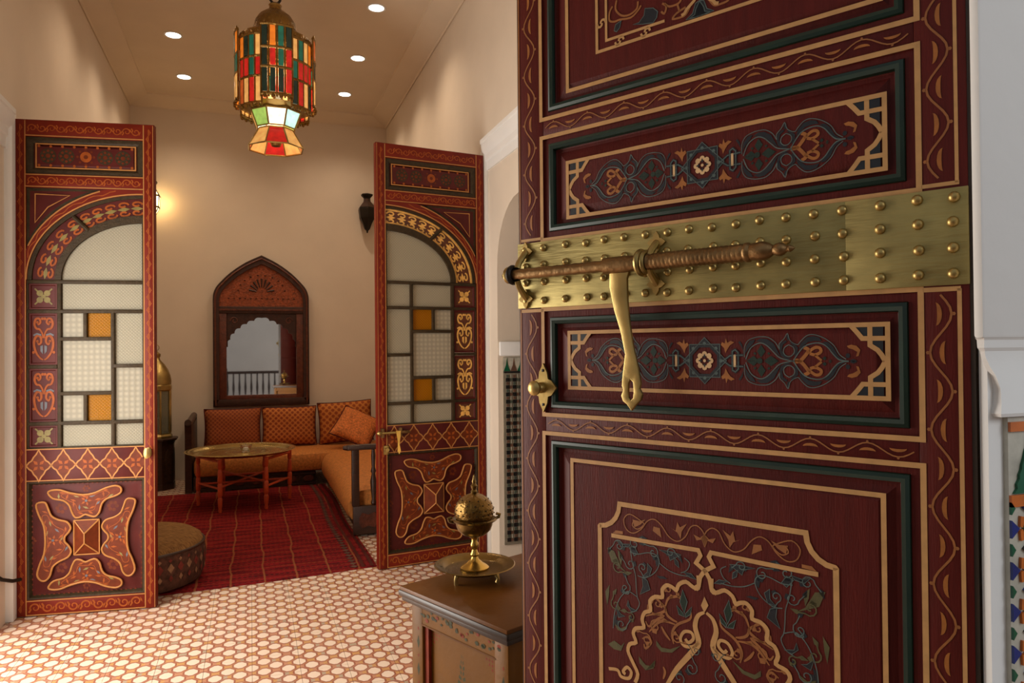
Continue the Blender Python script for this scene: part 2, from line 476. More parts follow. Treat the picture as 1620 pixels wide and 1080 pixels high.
TRACE = r'''{"p3n1":[[765,109],[791,262],[865,355],[962,377],[925,307],[839,215]],"p3n2":[[973,342],[1057,392],[1174,381],[1289,304],[1379,132],[1412,64],[1288,178],[1173,282],[1068,329]],"p3n3":[[1380,200],[1404,302],[1495,358],[1522,331],[1449,279],[1430,177],[1514,64],[1604,53],[1514,23],[1413,86]],"p3n3b":[[1551,323],[1629,300],[1706,232],[1693,109],[1638,82],[1661,199],[1618,266]],"p3n3c":[[1507,414],[1531,459],[1559,368],[1531,342]],"p3n4":[[1717,198],[1751,299],[1851,398],[1959,418],[2055,394],[2097,328],[1980,340],[1871,320],[1783,243]],"p3n5":[[2107,317],[2191,316],[2274,239],[2354,87],[2456,12],[2395,12],[2313,76],[2232,196],[2159,273]],"p3n6":[[2467,92],[2482,124],[2510,130],[2536,109],[2536,77],[2513,53],[2481,55]],"p3n7":[[2527,12],[2588,38],[2647,7],[2587,-15]],"p3n0":[[646,334],[683,350],[724,286],[742,168],[706,251]],"p3l1":[[788,27],[863,203],[960,284],[1068,313],[1173,266],[1287,155],[1401,52],[1625,-3]],"p3l2":[[1625,-3],[1693,109],[1805,243],[1957,297],[2086,295],[2190,229],[2272,120],[2374,22],[2517,2]],"p3l3":[[1551,278],[1628,233],[1645,154],[1593,87],[1514,82],[1459,143],[1476,227],[1551,278]],"p3l4":[[765,62],[762,227],[829,355],[950,407],[1057,422],[1198,408],[1324,315],[1391,200],[1386,291],[1473,381],[1531,470],[1574,346],[1696,277],[1751,332],[1851,424],[1959,444],[2087,405],[2192,344],[2295,250],[2375,109],[2476,34]],"p3o1":[[1625,-8],[1736,2],[1836,109],[1880,187],[1805,231]],"p3o2":[[1858,131],[1978,224],[2063,219],[2079,153],[1987,105],[1901,127]],"p3o3":[[1976,105],[2050,43],[2092,10]],"p3o4":[[2489,248],[2560,269],[2640,247],[2695,183],[2668,87],[2628,77],[2649,151],[2580,194],[2519,211]],"p3o5":[[406,134],[382,229],[319,290],[345,338],[396,313],[417,408],[446,324],[509,359],[576,330],[496,281],[445,210]],"p3g1":[[1067,283],[1143,167],[1064,58],[995,167]],"p3g2":[[800,4],[934,91],[1021,0]],"p3g3":[[1377,-5],[1240,91],[1115,3]],"p3g4":[[923,133],[947,156],[982,133],[958,102]],"p3g5":[[1171,132],[1199,155],[1231,132],[1203,102]],"p3g6":[[2103,43],[2136,83],[2171,48],[2141,11]],"p3g7":[[2198,4],[2225,33],[2254,5]],"p3k1":[[537,3],[539,169],[594,200],[648,145],[646,3]],"p3k2":[[315,-34],[493,91],[741,102]],"p3c1":[[2554,575],[2643,470],[2725,363],[3060,353]],"p3c2":[[2842,582],[2838,256],[2953,167],[2994,109],[3027,15]],"p3c3":[[2604,556],[3035,566],[3028,46],[2857,235],[2839,340],[2725,358]],"p3sq":[[-271,258],[293,254]],"p3dia":[[5,390],[341,2]],"p3circ":[[3,195],[239,1]],"p4b1":[[-2038,700],[-1012,712],[-127,730],[-82,641],[-173,485],[9,367],[94,239],[126,69],[228,-5]],"p4a1":[[-133,259],[-136,31],[-243,25],[-386,94],[-532,15],[-589,-103],[-681,-65],[-793,-55],[-889,-159],[-891,-300],[-1044,-327],[-1162,-437],[-1152,-615],[-1282,-686],[-1343,-837],[-1306,-982],[-1485,-1043],[-1547,-1162],[-1489,-1320],[-1631,-1391],[-1673,-1541],[-1574,-1723],[-1456,-1932],[-1519,-2122]],"p4m1":[[-856,-2029],[-760,-1868],[-590,-1587],[-258,-1168],[-142,-976],[-209,-700],[-150,-491],[-19,-396]],"p4f1":[[-15,-105],[-87,-283],[-19,-403],[63,-249]],"p4s1":[[-142,-982],[-257,-1087],[-437,-1117],[-516,-1005],[-434,-853],[-289,-834],[-248,-938],[-346,-1034],[-414,-980]],"p4s2":[[-2136,-2018],[-1926,-1988],[-1844,-2094],[-1660,-2076],[-1605,-1939],[-1698,-1868],[-1793,-1975],[-1740,-2019]],"p4n1":[[-1914,615],[-1769,568],[-1585,599],[-1647,530],[-1811,509]],"p4n2":[[-1627,523],[-1505,568],[-1418,437],[-1507,380]],"p4n3":[[-1211,286],[-1115,202],[-1175,37],[-1313,20],[-1213,115]],"p4n4":[[-1333,-11],[-1215,-56],[-1159,-215],[-1385,-355],[-1315,-179]],"p4n5":[[-1660,-529],[-1621,-659],[-1453,-697],[-1582,-737],[-1690,-640]],"p4n6":[[-1952,-733],[-1828,-846],[-1738,-867],[-1891,-924]],"p4n7":[[-438,265],[-275,263],[-180,178],[-312,191]],"p4n8":[[-956,597],[-673,602],[-481,580],[-712,432],[-748,532]],"p4n9":[[-637,509],[-545,443],[-528,330],[-609,381]],"p4n10":[[-1053,468],[-957,502],[-932,338],[-1018,254]],"p4n11":[[-1020,85],[-867,98],[-773,66],[-944,39]],"p4n12":[[-2020,-1137],[-1987,-918],[-1920,-867],[-1964,-1089]],"p4t1":[[-460,-69],[-365,-279],[-429,-507],[-518,-313]],"p4t2":[[-589,-394],[-466,-499],[-423,-571],[-540,-555]],"p4t3":[[-272,-350],[-412,-519],[-401,-576],[-303,-501]],"p4l1":[[-1606,561],[-1549,224],[-1484,-6],[-1471,-211],[-1449,-414],[-1399,-540],[-1481,-697],[-1623,-764]],"p4l2":[[-1607,439],[-1427,426],[-1208,492],[-1034,488],[-947,362],[-1038,149],[-1254,-2],[-1432,4]],"p4l3":[[-940,336],[-752,237],[-530,197],[-312,207]],"p4l4":[[-416,532],[-309,453],[-365,312],[-493,238]],"p4l5":[[-1457,-415],[-1658,-354],[-1824,-494],[-1930,-693],[-1996,-920],[-2020,-1173]],"p4l6":[[-1698,-293],[-1781,-397],[-1659,-406],[-1617,-328]],"p4v1":[[-2148,433],[-1979,391],[-1816,104],[-1654,-12],[-1858,78],[-2045,167]],"p4v2":[[-1895,441],[-1781,321],[-1816,122],[-1876,269]],"p4v3":[[-1998,-1062],[-1832,-1127],[-1667,-1035],[-1791,-1187],[-1916,-1183]],"p4v4":[[-2151,-1525],[-2002,-1416],[-1836,-1479],[-1753,-1387],[-1838,-1584],[-2004,-1593]],"p4v5":[[-2202,-468],[-2093,-303],[-2118,-557],[-2163,-745]],"p4v6":[[-1036,-1170],[-922,-1276],[-734,-1260],[-510,-1136],[-697,-1317],[-923,-1360],[-1037,-1272]],"p4v7":[[-1432,-1581],[-1276,-1710],[-1081,-1690],[-1060,-1549],[-1101,-1729],[-1277,-1813],[-1414,-1713]],"p4o1":[[-658,-1141],[-693,-950],[-579,-756],[-322,-597],[-285,-457]],"p4o2":[[-616,-765],[-840,-752],[-993,-822],[-1189,-1039]],"p4o3":[[-836,-449],[-800,-609],[-689,-683],[-578,-707]],"p4o4":[[-836,-483],[-759,-299],[-609,-233],[-499,-209]],"p4o5":[[-1045,-360],[-874,-458],[-837,-550],[-1029,-662],[-1126,-650]],"p4o6":[[-1263,-750],[-1068,-671],[-877,-660],[-1031,-780],[-1187,-937],[-1265,-853]],"p4o7":[[-1348,-1215],[-1229,-1151],[-1152,-1234],[-1271,-1384],[-1310,-1308]],"p4o8":[[-721,-224],[-684,-249],[-740,-295]],"p4o9":[[-917,-871],[-843,-987],[-732,-1093]],"p4o10":[[-889,-1637],[-852,-1727],[-892,-1872]],"p4w1":[[-1379,1064],[-1499,1064],[-1540,971],[-1420,920],[-1280,1027],[-1339,1087],[-1598,1188],[-1742,1063],[-1683,879],[-1522,825],[-1341,932],[-1201,1108],[-1044,1165],[-892,1069],[-744,891],[-559,821],[-393,931],[-282,1129],[-157,1180],[-52,1115],[0,1027]],"p4q1":[[-1538,1093],[-1378,1082],[-1239,1136],[-1359,1016],[-1500,942]],"p4q2":[[-1066,1026],[-931,1013],[-895,833],[-990,885],[-1086,938]],"p4q3":[[-704,1064],[-593,1015],[-554,1187],[-500,1095],[-354,1184],[-465,1018],[-485,876],[-557,987]],"p4q4":[[-223,1007],[-160,903],[-54,937],[7,802],[68,957],[0,1043],[-89,964]],"p4q5":[[-2017,739],[-1932,816],[-1766,821],[-1767,761]],"p5n1":[[-1436,-1097],[-1297,-1099],[-1181,-994],[-1157,-862],[-977,-908],[-878,-1008],[-902,-1119],[-981,-1194],[-1206,-1156]],"p5n2":[[-1876,-1089],[-1839,-977],[-1706,-935],[-1743,-1067],[-1816,-1128]],"p5n3":[[-206,-1341],[-102,-1307],[-81,-1219],[3,-1075],[84,-1101],[142,-1270],[281,-1350],[141,-1363],[60,-1357],[-42,-1363]],"p5o1":[[-1906,-585],[-1981,-686],[-1983,-851],[-1862,-908],[-1741,-904],[-1481,-942],[-1317,-852],[-1247,-773]],"p5o2":[[-1808,-493],[-1835,-670],[-1693,-837],[-1504,-875],[-1340,-805],[-1315,-672]],"p5o3":[[-801,-1032],[-736,-1092],[-691,-969],[-777,-883]],"p5o4":[[-734,-897],[-626,-990],[-433,-993],[-369,-917]],"p5o5":[[-455,-1005],[-414,-1153]],"p5g1":[[-373,-1243],[-309,-1224],[-267,-1160],[-120,-1054],[-57,-980]],"p5o6":[[194,-1127],[282,-1248],[381,-1270],[556,-1252],[480,-1172],[284,-1109]],"hout":[[2654,6218],[2647,5684],[2745,5241],[2893,4802],[2989,4369],[2933,3980],[2905,3764],[2940,3678],[2888,3569],[2927,3462],[3017,3401],[3115,3286],[3225,3410],[3324,3499],[3359,3606],[3302,3710],[3328,3817],[3273,4113],[3165,4539],[3096,4969],[3052,5401],[3047,5831],[3120,6041],[3284,6164],[3162,6230],[2706,6258]],"hslot":[[3057,3811],[3103,3884],[3161,3830],[3174,3664],[3158,3535],[3107,3486],[3058,3545],[3045,3660]]}'''

# ------------------------------------------------------------ the room
XL, XR, YB, YF, ZC = -1.25, 1.605, 9.05, 0.80, 4.29
def arch_hole(y0, y1, zs, zr, n=16):
    c = (y0 + y1) / 2; r = (y1 - y0) / 2
    return [(y0, 0)] + [(c - r * math.cos(PI * i / n), zs + zr * math.sin(PI * i / n)) for i in range(n + 1)] + [(y1, 0)]
struct(B().prism([(YF, 0)] + arch_hole(3.895, 4.777, 2.0, 0.44) + [(YB, 0), (YB, 4.6), (YF, 4.6)], XR, XR + 0.5, 'yz').out('wall_right', 'wall'))
struct(B().prism([(YF, 0)] + arch_hole(2.2, 4.45, 1.6, 1.0) + [(YB, 0), (YB, 4.6), (YF, 4.6)], XL - 0.45, XL, 'yz').out('wall_left', 'wall'))
struct(B().box(XL - 0.45, XR + 0.5, YB, YB + 0.3, -0.05, 4.6).out('wall_back', 'wall'))
struct(B().box(XL - 0.5, XR + 0.5, YF, YB + 0.3, ZC, ZC + 0.2).out('ceiling', 'ceiling'))
# floor: bed of grout, individual cement tiles where they can be told apart, one slab beyond
fl = struct(B().box(XL - 6, XR + 6, -7, YB + 0.2, -0.2, -0.004).out('floor', 'grout'))
TX, TY = 0.208, 0.224
tb = B(); tb.box(-TX / 2 + 0.0009, TX / 2 - 0.0009, -TY / 2 + 0.0009, TY / 2 - 0.0009, -0.012, 0.0)
tile0 = None; rest = B(); cnt = 0
for j in range(-14, 26):
    for i in range(-8, 10):
        x, y = 0.104 + i * TX, 3.567 + j * TY
        if y > YB + 0.1: continue
        inroom = XL - 0.45 < x < XR + 0.4
        near = XL - 0.1 < x < 1.0 and 2.75 < y < 5.9
        if near:
            if tile0 is None:
                o = tile0 = tb.out('tile', 'floor_tile', fl, smooth=False)
            else:
                o = tile0.copy(); COL.objects.link(o)
            o.location = (x, y, random.uniform(-0.0004, 0.0004)); cnt += 1
        elif inroom:
            rest.box(x - TX / 2 + 0.0009, x + TX / 2 - 0.0009, y - TY / 2 + 0.0009, y + TY / 2 - 0.0009, -0.012, 0.0)
r_ = rest.out('tile_field', 'floor_tile', fl, smooth=False); r_['kind'] = 'stuff'

# coving under the ceiling, cornices on the side walls, posts that carry the glazed leaves
cv = B()
cvp = [(0, 4.19), (0.012, 4.185), (0.02, 4.2), (0.09, 4.225), (0.17, 4.265), (0.2, 4.275), (0.21, 4.3), (0, 4.3)]
cv.prism([(XR - a, z) for a, z in cvp], YF, YB, 'xz')
struct(cv.out('trim_1', 'ceiling'))
struct(B().prism([(XL + a, z) for a, z in cvp], YF, YB, 'xz').out('trim_2', 'ceiling'))
struct(B().prism([(YB - a, z) for a, z in cvp], XL, XR, 'yz').out('trim_3', 'ceiling'))
cor = [(0, 2.72), (0.012, 2.72), (0.012, 2.78), (0.022, 2.79), (0.022, 2.83), (0.04, 2.85), (0.045, 2.91), (0.052, 2.915), (0.052, 2.94), (0, 2.94)]
struct(B().prism([(XR - a, z) for a, z in cor], YF, 4.985, 'xz').out('trim_4', 'white'))
struct(B().prism([(XL + a, z - 0.16) for a, z in cor], YF, 4.66, 'xz').out('trim_5', 'white'))
struct(B().box(1.572, XR + 0.002, 4.955, 5.04, 0, 2.87, 0.004).out('trim_6', 'white'))
struct(B().box(XL - 0.002, -1.212, 4.64, 4.72, 0, 2.77, 0.004).out('trim_7', 'white'))
# impost band and tiled dado on the far jamb of the right-hand arch
struct(B().box(XR + 0.01, XR + 0.42, 4.755, 4.79, 1.40, 1.50, 0.01).out('trim_8', 'white'))
dado = struct(B().box(XR + 0.035, XR + 0.48, 4.765, 4.79, 0.10, 1.39).out('trim_9', 'zel_grey'))
zb = B().box(-0.0125, 0.0125, -0.006, 0, -0.0125, 0.0125)
zt = zb.out('tile', 'zel_black', dado, smooth=False); first = True
zmats = {}
small = {'zel_rust': B(), 'zel_moss': B(), 'zel_cream': B()}
for i in range(6):
    for j in range(23):
        x = XR + 0.065 + i * 0.05; z = 0.135 + j * 0.05
        if first: o = zt; first = False
        else: o = zt.copy(); COL.objects.link(o)
        o.location = (x, 4.765, z)
        small[('zel_rust', 'zel_moss')[(i * 7 + j * 3) % 5 < 2]].box(x - 0.009, x + 0.009, 4.761, 4.765, z + 0.016, z + 0.034)
        small[('zel_moss', 'zel_rust')[(i * 5 + j) % 4 < 2]].box(x + 0.016, x + 0.034, 4.761, 4.765, z - 0.009, z + 0.009)
        small['zel_cream'].box(x + 0.0235, x + 0.0265, 4.762, 4.765, z + 0.012, z + 0.038)
for k, b in small.items():
    o = b.out('tile_fill', k, dado, smooth=False); o['kind'] = 'stuff'
for i in range(7):
    x = XR + 0.06 + i * 0.05
    B().prism([(x - 0.024, 1.295), (x + 0.024, 1.295), (x + 0.006, 1.34), (x, 1.385), (x - 0.006, 1.34)], 4.76, 4.766).out('tile', ('zel_green', 'zel_rust')[i % 2], dado, smooth=False)
B().box(XR + 0.036, XR + 0.44, 4.7625, 4.766, 1.296, 1.388).out('tile_ground', 'zel_cream', dado, smooth=False)
B().box(XR + 0.036, XR + 0.44, 4.758, 4.766, 1.282, 1.293).out('tile_band', 'zel_black', dado, smooth=False)
struct(B().box(XR + 0.5, XR + 3, 3.0, 3.1, -0.01, 4.3).box(XR + 2.9, XR + 3, 3.0, 5.6, -0.01, 4.3).box(XR + 0.5, XR + 3, 5.6, 5.7, -0.01, 4.3).box(XR + 0.5, XR + 3, 3, 5.7, 4.2, 4.3).out('wall_passage', 'wall'))

# near doorway: front wall with its pier on the right, impost and tiled dado
fw = B()
fw.box(1.0036, XR + 2.5, 0.765, 0.778, 0, 1.46).box(1.06, XR + 2.5, 0.778, 1.10, 0, 4.6).box(0.977, XR + 2.5, 0.750, 0.766, 1.458, 4.6, 0.005)
fw.box(1.02, XR + 2.5, 0.766, 0.779, 1.46, 4.6)
fw.box(-4, -1.0, 0.80, 1.10, 0, 4.6).box(-1.0, 1.06, 0.80, 1.10, 3.1, 4.6)
struct(fw.out('wall_front', 'white'))
ib = B(); bm = ib.bm; rr_ = []
for xx, yy, zz in ((0.981, 0.752, 1.459), (0.984, 0.754, 1.456), (0.985, 0.755, 1.445), (0.990, 0.758, 1.440), (0.992, 0.7585, 1.432), (0.999, 0.7575, 1.418), (1.009, 0.756, 1.404), (1.015, 0.754, 1.386), (1.014, 0.752, 1.366), (1.010, 0.750, 1.350), (1.013, 0.752, 1.345), (1.02, 0.764, 1.345)):
    rr_.append([bm.verts.new(p) for p in ((xx, yy, zz), (2.6, yy, zz), (2.6, 0.7655, zz), (xx, 0.7655, zz))])
for a, b in zip(rr_, rr_[1:]):
    for k in range(4): bm.faces.new((a[k], a[(k + 1) % 4], b[(k + 1) % 4], b[k]))
bm.faces.new(rr_[0]); bm.faces.new(rr_[-1])
struct(ib.out('trim_10', 'white', ang=25))
zd = struct(B().box(1.033, 1.46, 0.7575, 0.766, 0.0, 1.344).out('trim_11', 'zel_cream', smooth=False))
def piece(poly, mat, name='tile'):
    B().prism(poly, 0.7535, 0.7575).out(name, mat, zd, smooth=False)
piece(rect(1.0335, 1.46, 1.323, 1.337), 'zel_orange', 'tile_band')
piece(rect(1.0335, 1.46, 1.214, 1.231), 'zel_orange', 'tile_band')
def merlon(x):
    pts = []
    n = 6; hw = 0.034; h = 0.082
    for k in range(n):
        w0 = hw * (1 - k / n); pts += [(x - w0, 1.233 + h * k / n), (x - w0 * 0.80, 1.233 + h * (k + 0.55) / n)]
    pts += [(x, 1.233 + h)]
    pts += [(2 * x - a, z) for a, z in reversed(pts[:-1])]
    piece(pts, 'zel_green')
for k in range(3): merlon(1.0735 + 0.078 * k)
CS = 0.060
for r in range(11):
    for c in range(3):
        cx, cz = 1.070 + c * CS, 1.212 - CS / 2 - r * CS
        st = []
        for k in range(16):
            a = 2 * PI * k / 16 + PI / 8; q_ = 0.0125 if k % 2 else 0.0085
            st.append((cx + q_ * math.cos(a), cz + q_ * math.sin(a)))
        piece(st, ('zel_green', 'zel_black')[r % 2])
        for sx in (-1, 1):
            for sz in (-1, 1):
                L_ = [(0.002, 0.0145), (0.018, 0.018), (0.0195, 0.003), (0.0145, 0.001), (0.0105, 0.0100)]
                piece([(cx + sx * a, cz + sz * b_) for a, b_ in L_], 'zel_orange')
        for (dx, dz, w, h, mt) in ((CS / 2, 0, 0.0095, 0.013, 'zel_blue'), (-CS / 2, 0, 0.0, 0.0, None), (0, CS / 2, 0.013, 0.0095, ('zel_blue', 'zel_black')[(r + c) % 2])):
            if mt: piece([(cx + dx - w, cz + dz), (cx + dx, cz + dz - h), (cx + dx + w, cz + dz), (cx + dx, cz + dz + h)], mt)
        for sx in (-1, 1):
            piece([(cx + CS / 2 + sx * 0.013, cz + CS / 2), (cx + CS / 2 + sx * 0.002, cz + CS / 2 - 0.009), (cx + CS / 2 + sx * 0.002, cz + CS / 2 + 0.009)], ('zel_green', 'zel_black')[(sx + 1) // 2])
    cz = 1.212 - CS / 2 - r * CS
    piece([(1.0335, cz - 0.013), (1.0495, cz), (1.0335, cz + 0.013)], 'zel_blue')
    piece([(1.0335, cz + CS / 2 - 0.009), (1.041, cz + CS / 2), (1.0335, cz + CS / 2 + 0.009)], 'zel_green')
# courtyard behind the viewer, seen only in the looking glass
struct(B().box(-9, 1.6, -5.3, -5.0, -0.2, 4.2).out('wall_courtyard', 'court'))
struct(B().box(-9.0, -8.7, -5, 0.9, -0.2, 3.0).out('wall_court_side', 'court'))
bal = thing('balustrade', 'dark wooden balustrade across the courtyard, seen low in the wall mirror', 'balustrade', (-0.8, -2.2, 0))
B().box(-1.6, 1.9, -0.03, 0.03, 0.86, 0.93, 0.01).out('hand_rail', 'dark_wood', bal)
B().box(-1.6, 1.9, -0.02, 0.02, 0.05, 0.12).out('foot_rail', 'dark_wood', bal)
for k in range(24): B().lathe([(0.015, 0.12), (0.028, 0.2), (0.015, 0.3), (0.03, 0.5), (0.018, 0.7), (0.018, 0.86)], 8, (-1.5 + 0.145 * k, 0, 0)).out('baluster', 'dark_wood', bal)
for x in (-1.6, 0.2, 1.9): B().box(x - 0.04, x + 0.04, -0.04, 0.04, 0, 1.0, 0.005).out('post', 'dark_wood', bal)

# ------------------------------------------------------------ near door, panelled and painted
T = json.loads(TRACE)
def tr(k): return [(a / 10000, b / 10000) for a, b in T[k]]
DW, DH = 0.866, 3.0
door = thing('painted_door', 'dark red painted panel door with studded brass strap and sliding bolt, standing open in the near doorway', 'door', (0.56984, 1.53793, 0), math.radians(-60.7))
def part(b, name, mat, par, **k): return b.out(name, mat, par, **k)
# stiles and rails
for x0, x1 in ((0.0, 0.071), (0.797, DW)):
    part(B().box(x0, x1, 0, 0.05, 0.01, DH, 0.002), 'stile', 'door_red', door)
RZ = [(0.01, 0.2), (1.264, 1.308), (1.53, 1.69), (1.907, 1.951), (2.83, DH)]
for z0, z1 in RZ:
    part(B().box(0.071, 0.797, 0.0006, 0.0494, z0, z1, 0.001), 'rail', 'door_red', door)
part(B().box(DW, DW + 0.006, 0.002, 0.05, 0.01, DH).box(-0.004, 0, 0.004, 0.05, 0.01, DH), 'edge_strip', 'door_edge', door)
YP = 0.0030
def door_panel(z0, z1):
    x0, x1 = 0.071, 0.797
    pn = part(B().sweep(x0, x1, z0, z1, [(0, 0.004), (0.012, 0.004), (0.030, 0.012), (0.036, 0.012), (0.060, YP)]), 'panel', 'door_red', door, ang=12)
    gb = B().sweep(x0, x1, z0, z1, [(0.013, 0.005), (0.0145, 0.0005), (0.020, -0.002), (0.0265, 0.0005), (0.028, 0.009)], fill=False)
    part(gb, 'bead_moulding', 'door_green', pn)
    back = part(B().box(x0, x1, 0.02, 0.045, z0, z1), 'panel_back', 'door_red', pn)
    return pn
pnl = {k: door_panel(*z) for k, z in {'low': (0.2, 1.264), 'mid': (1.308, 1.53), 'up': (1.69, 1.907), 'top': (1.951, 2.83)}.items()}
# gold lines on the frame
g = B(); yg = -0.0007
for z0, z1 in ((0.2, 1.266), (1.306, 1.535), (1.686, 1.909), (1.949, 2.82)):
    g.rib(rect(0.066, 0.802, z0, z1), 0.0085, yg, True)
g.rib([(0.853, 0.1), (0.853, 1.533)], 0.006, yg).rib([(0.852, 1.69), (0.852, 2.95)], 0.005, yg)
g.rib([(0.805, 1.533), (0.855, 1.533)], 0.007, yg).rib([(0.805, 1.690), (0.855, 1.690)], 0.006, yg).rib([(0.003, 1.533), (0.068, 1.533)], 0.007, yg).rib([(0.003, 1.69), (0.068, 1.69)], 0.006, yg)
part(g, 'gold_line', 'door_gold', door)
g = B().rib([(0.004, 0.1), (0.004, 2.95)], 0.004, yg)
part(g, 'gold_line', 'door_vine', door)
vb, vl = B(), B()
yv = -0.0006
for x in (0.034, 0.828):
    for z0, z1 in ((0.25, 1.525), (1.70, 2.9)):
        vine(vb, vl, (x, z0), (x, z1), 0.0145, 0.111, 0.0032, yv, 0.0175, 0, 0.0085)
for z in (1.286, 1.929):
    vine(vb, vl, (0.078, z), (0.79, z), 0.0095, 0.089, 0.0022, yv - 0.0002, 0.0125, 0, 0.0062)
part(vb, 'vine_stem', 'door_vine', door); part(vl, 'vine_leaf', 'door_orange', door)
# the two narrow panels share one arabesque
def narrow(pn, cz, flip=1):
    y1 = YP - 0.0004; y2 = YP - 0.0007; y3 = YP - 0.001; y4 = YP - 0.0013
    cx = 0.4445
    def place(pts, sx, sz): return [(cx + sx * a, cz + sz * b) for a, b in pts]
    go, na, bl, orr, gr, cm, rd = B(), B(), B(), B(), B(), B(), B()
    go.rib(rect(0.1345, 0.7545, cz - 0.0585, cz + 0.0585), 0.0075, y4, True)
    for sx in (-1, 1):
        for sz in (-1, 1):
            gr_ = place(tr('p3c3'), sx, sz); na.blob(gr_, y1)
            go.rib([(cx + sx * a, cz + sz * b) for a, b in ((0.2555, 0.0575), (0.2645, 0.047), (0.2725, 0.0365), (0.307, 0.0365))], 0.0075, y3)
            go.rib([(cx + sx * a, cz + sz * b) for a, b in ((0.284, 0.058), (0.284, 0.0255), (0.295, 0.018), (0.301, 0.010), (0.306, 0.000))], 0.0075, y2)
            for k in ('n1', 'n2', 'n3', 'n3b', 'n3c', 'n4', 'n5', 'n6', 'n7', 'n0'):
                na.blob(place(tr('p3' + k), sx, sz), y2)
            for k, w in (('l1', 0.0019), ('l2', 0.0019), ('l3', 0.0016), ('l4', 0.0014)):
                bl.rib(place(cr(tr('p3' + k), 3), sx, sz), w, y3)
            for k in ('k1', 'k2'):
                na.rib(place(tr('p3' + k), sx, sz), 0.0048, y3)
                bl.rib(place(tr('p3' + k), sx, sz), 0.0014, y4)
            for k, w in (('o1', 0.006), ('o2', 0.005), ('o3', 0.004)):
                orr.rib(place(cr(tr('p3' + k), 3), sx, sz), w, y2)
            orr.blob(place(tr('p3o4'), sx, sz), y2); orr.blob(place(tr('p3o5'), sx, sz), y2)
            for k in ('g1', 'g2', 'g3', 'g4', 'g5', 'g6', 'g7'):
                gr.blob(place(tr('p3' + k), sx, sz), y2)
        gr.disc((cx + sx * 0.104, cz), 0.0052, y3)
        cm.blob(place(rect(0.056, 0.0605, -0.011, 0.011), sx, 1), y4)
    r = 0.0272
    for rot in (0, PI / 4):
        q = [(cx + r * 1.414 * math.cos(rot + PI / 4 + k * PI / 2), cz + r * 1.414 * math.sin(rot + PI / 4 + k * PI / 2)) for k in range(4)]
        na.rib(q, 0.0056, y3 - 0.0001 * (rot > 0), True)
        bl.rib([(cx + (a - cx) * 1.11, cz + (b - cz) * 1.11) for a, b in q], 0.0012, y4, True)
    for k in range(8):
        a = k * PI / 4 + PI / 8 * 0
        rr = 0.0318
        bl.disc((cx + rr * math.cos(a), cz + rr * math.sin(a)), 0.0036, y4, 5)
    for k in range(8):
        a = k * PI / 4
        cm.disc((cx + 0.0125 * math.cos(a), cz + 0.0125 * math.sin(a)), 0.0052, y4, 8)
    cm.disc((cx, cz), 0.003, y4, 8)
    for k in range(4):
        a = k * PI / 2; d = Vector((math.cos(a), math.sin(a))); n_ = Vector((-d.y, d.x)); c = Vector((cx, cz))
        na.blob([tuple(c + d * 0.004), tuple(c + d * 0.008 + n_ * 0.0022), tuple(c + d * 0.013), tuple(c + d * 0.008 - n_ * 0.0022)], y4 - 0.0003)
    for b, nm, mt in ((go, 'gold_border', 'door_gold'), (na, 'arabesque_navy', 'door_navy'), (bl, 'arabesque_outline', 'door_blue'), (orr, 'arabesque_leaf', 'door_orange'), (gr, 'arabesque_flower', 'door_green'), (cm, 'rosette', 'door_cream')):
        part(b, nm, mt, pn, smooth=False)
    rd.bm.free()
narrow(pnl['mid'], 1.4245); narrow(pnl['up'], 1.786)
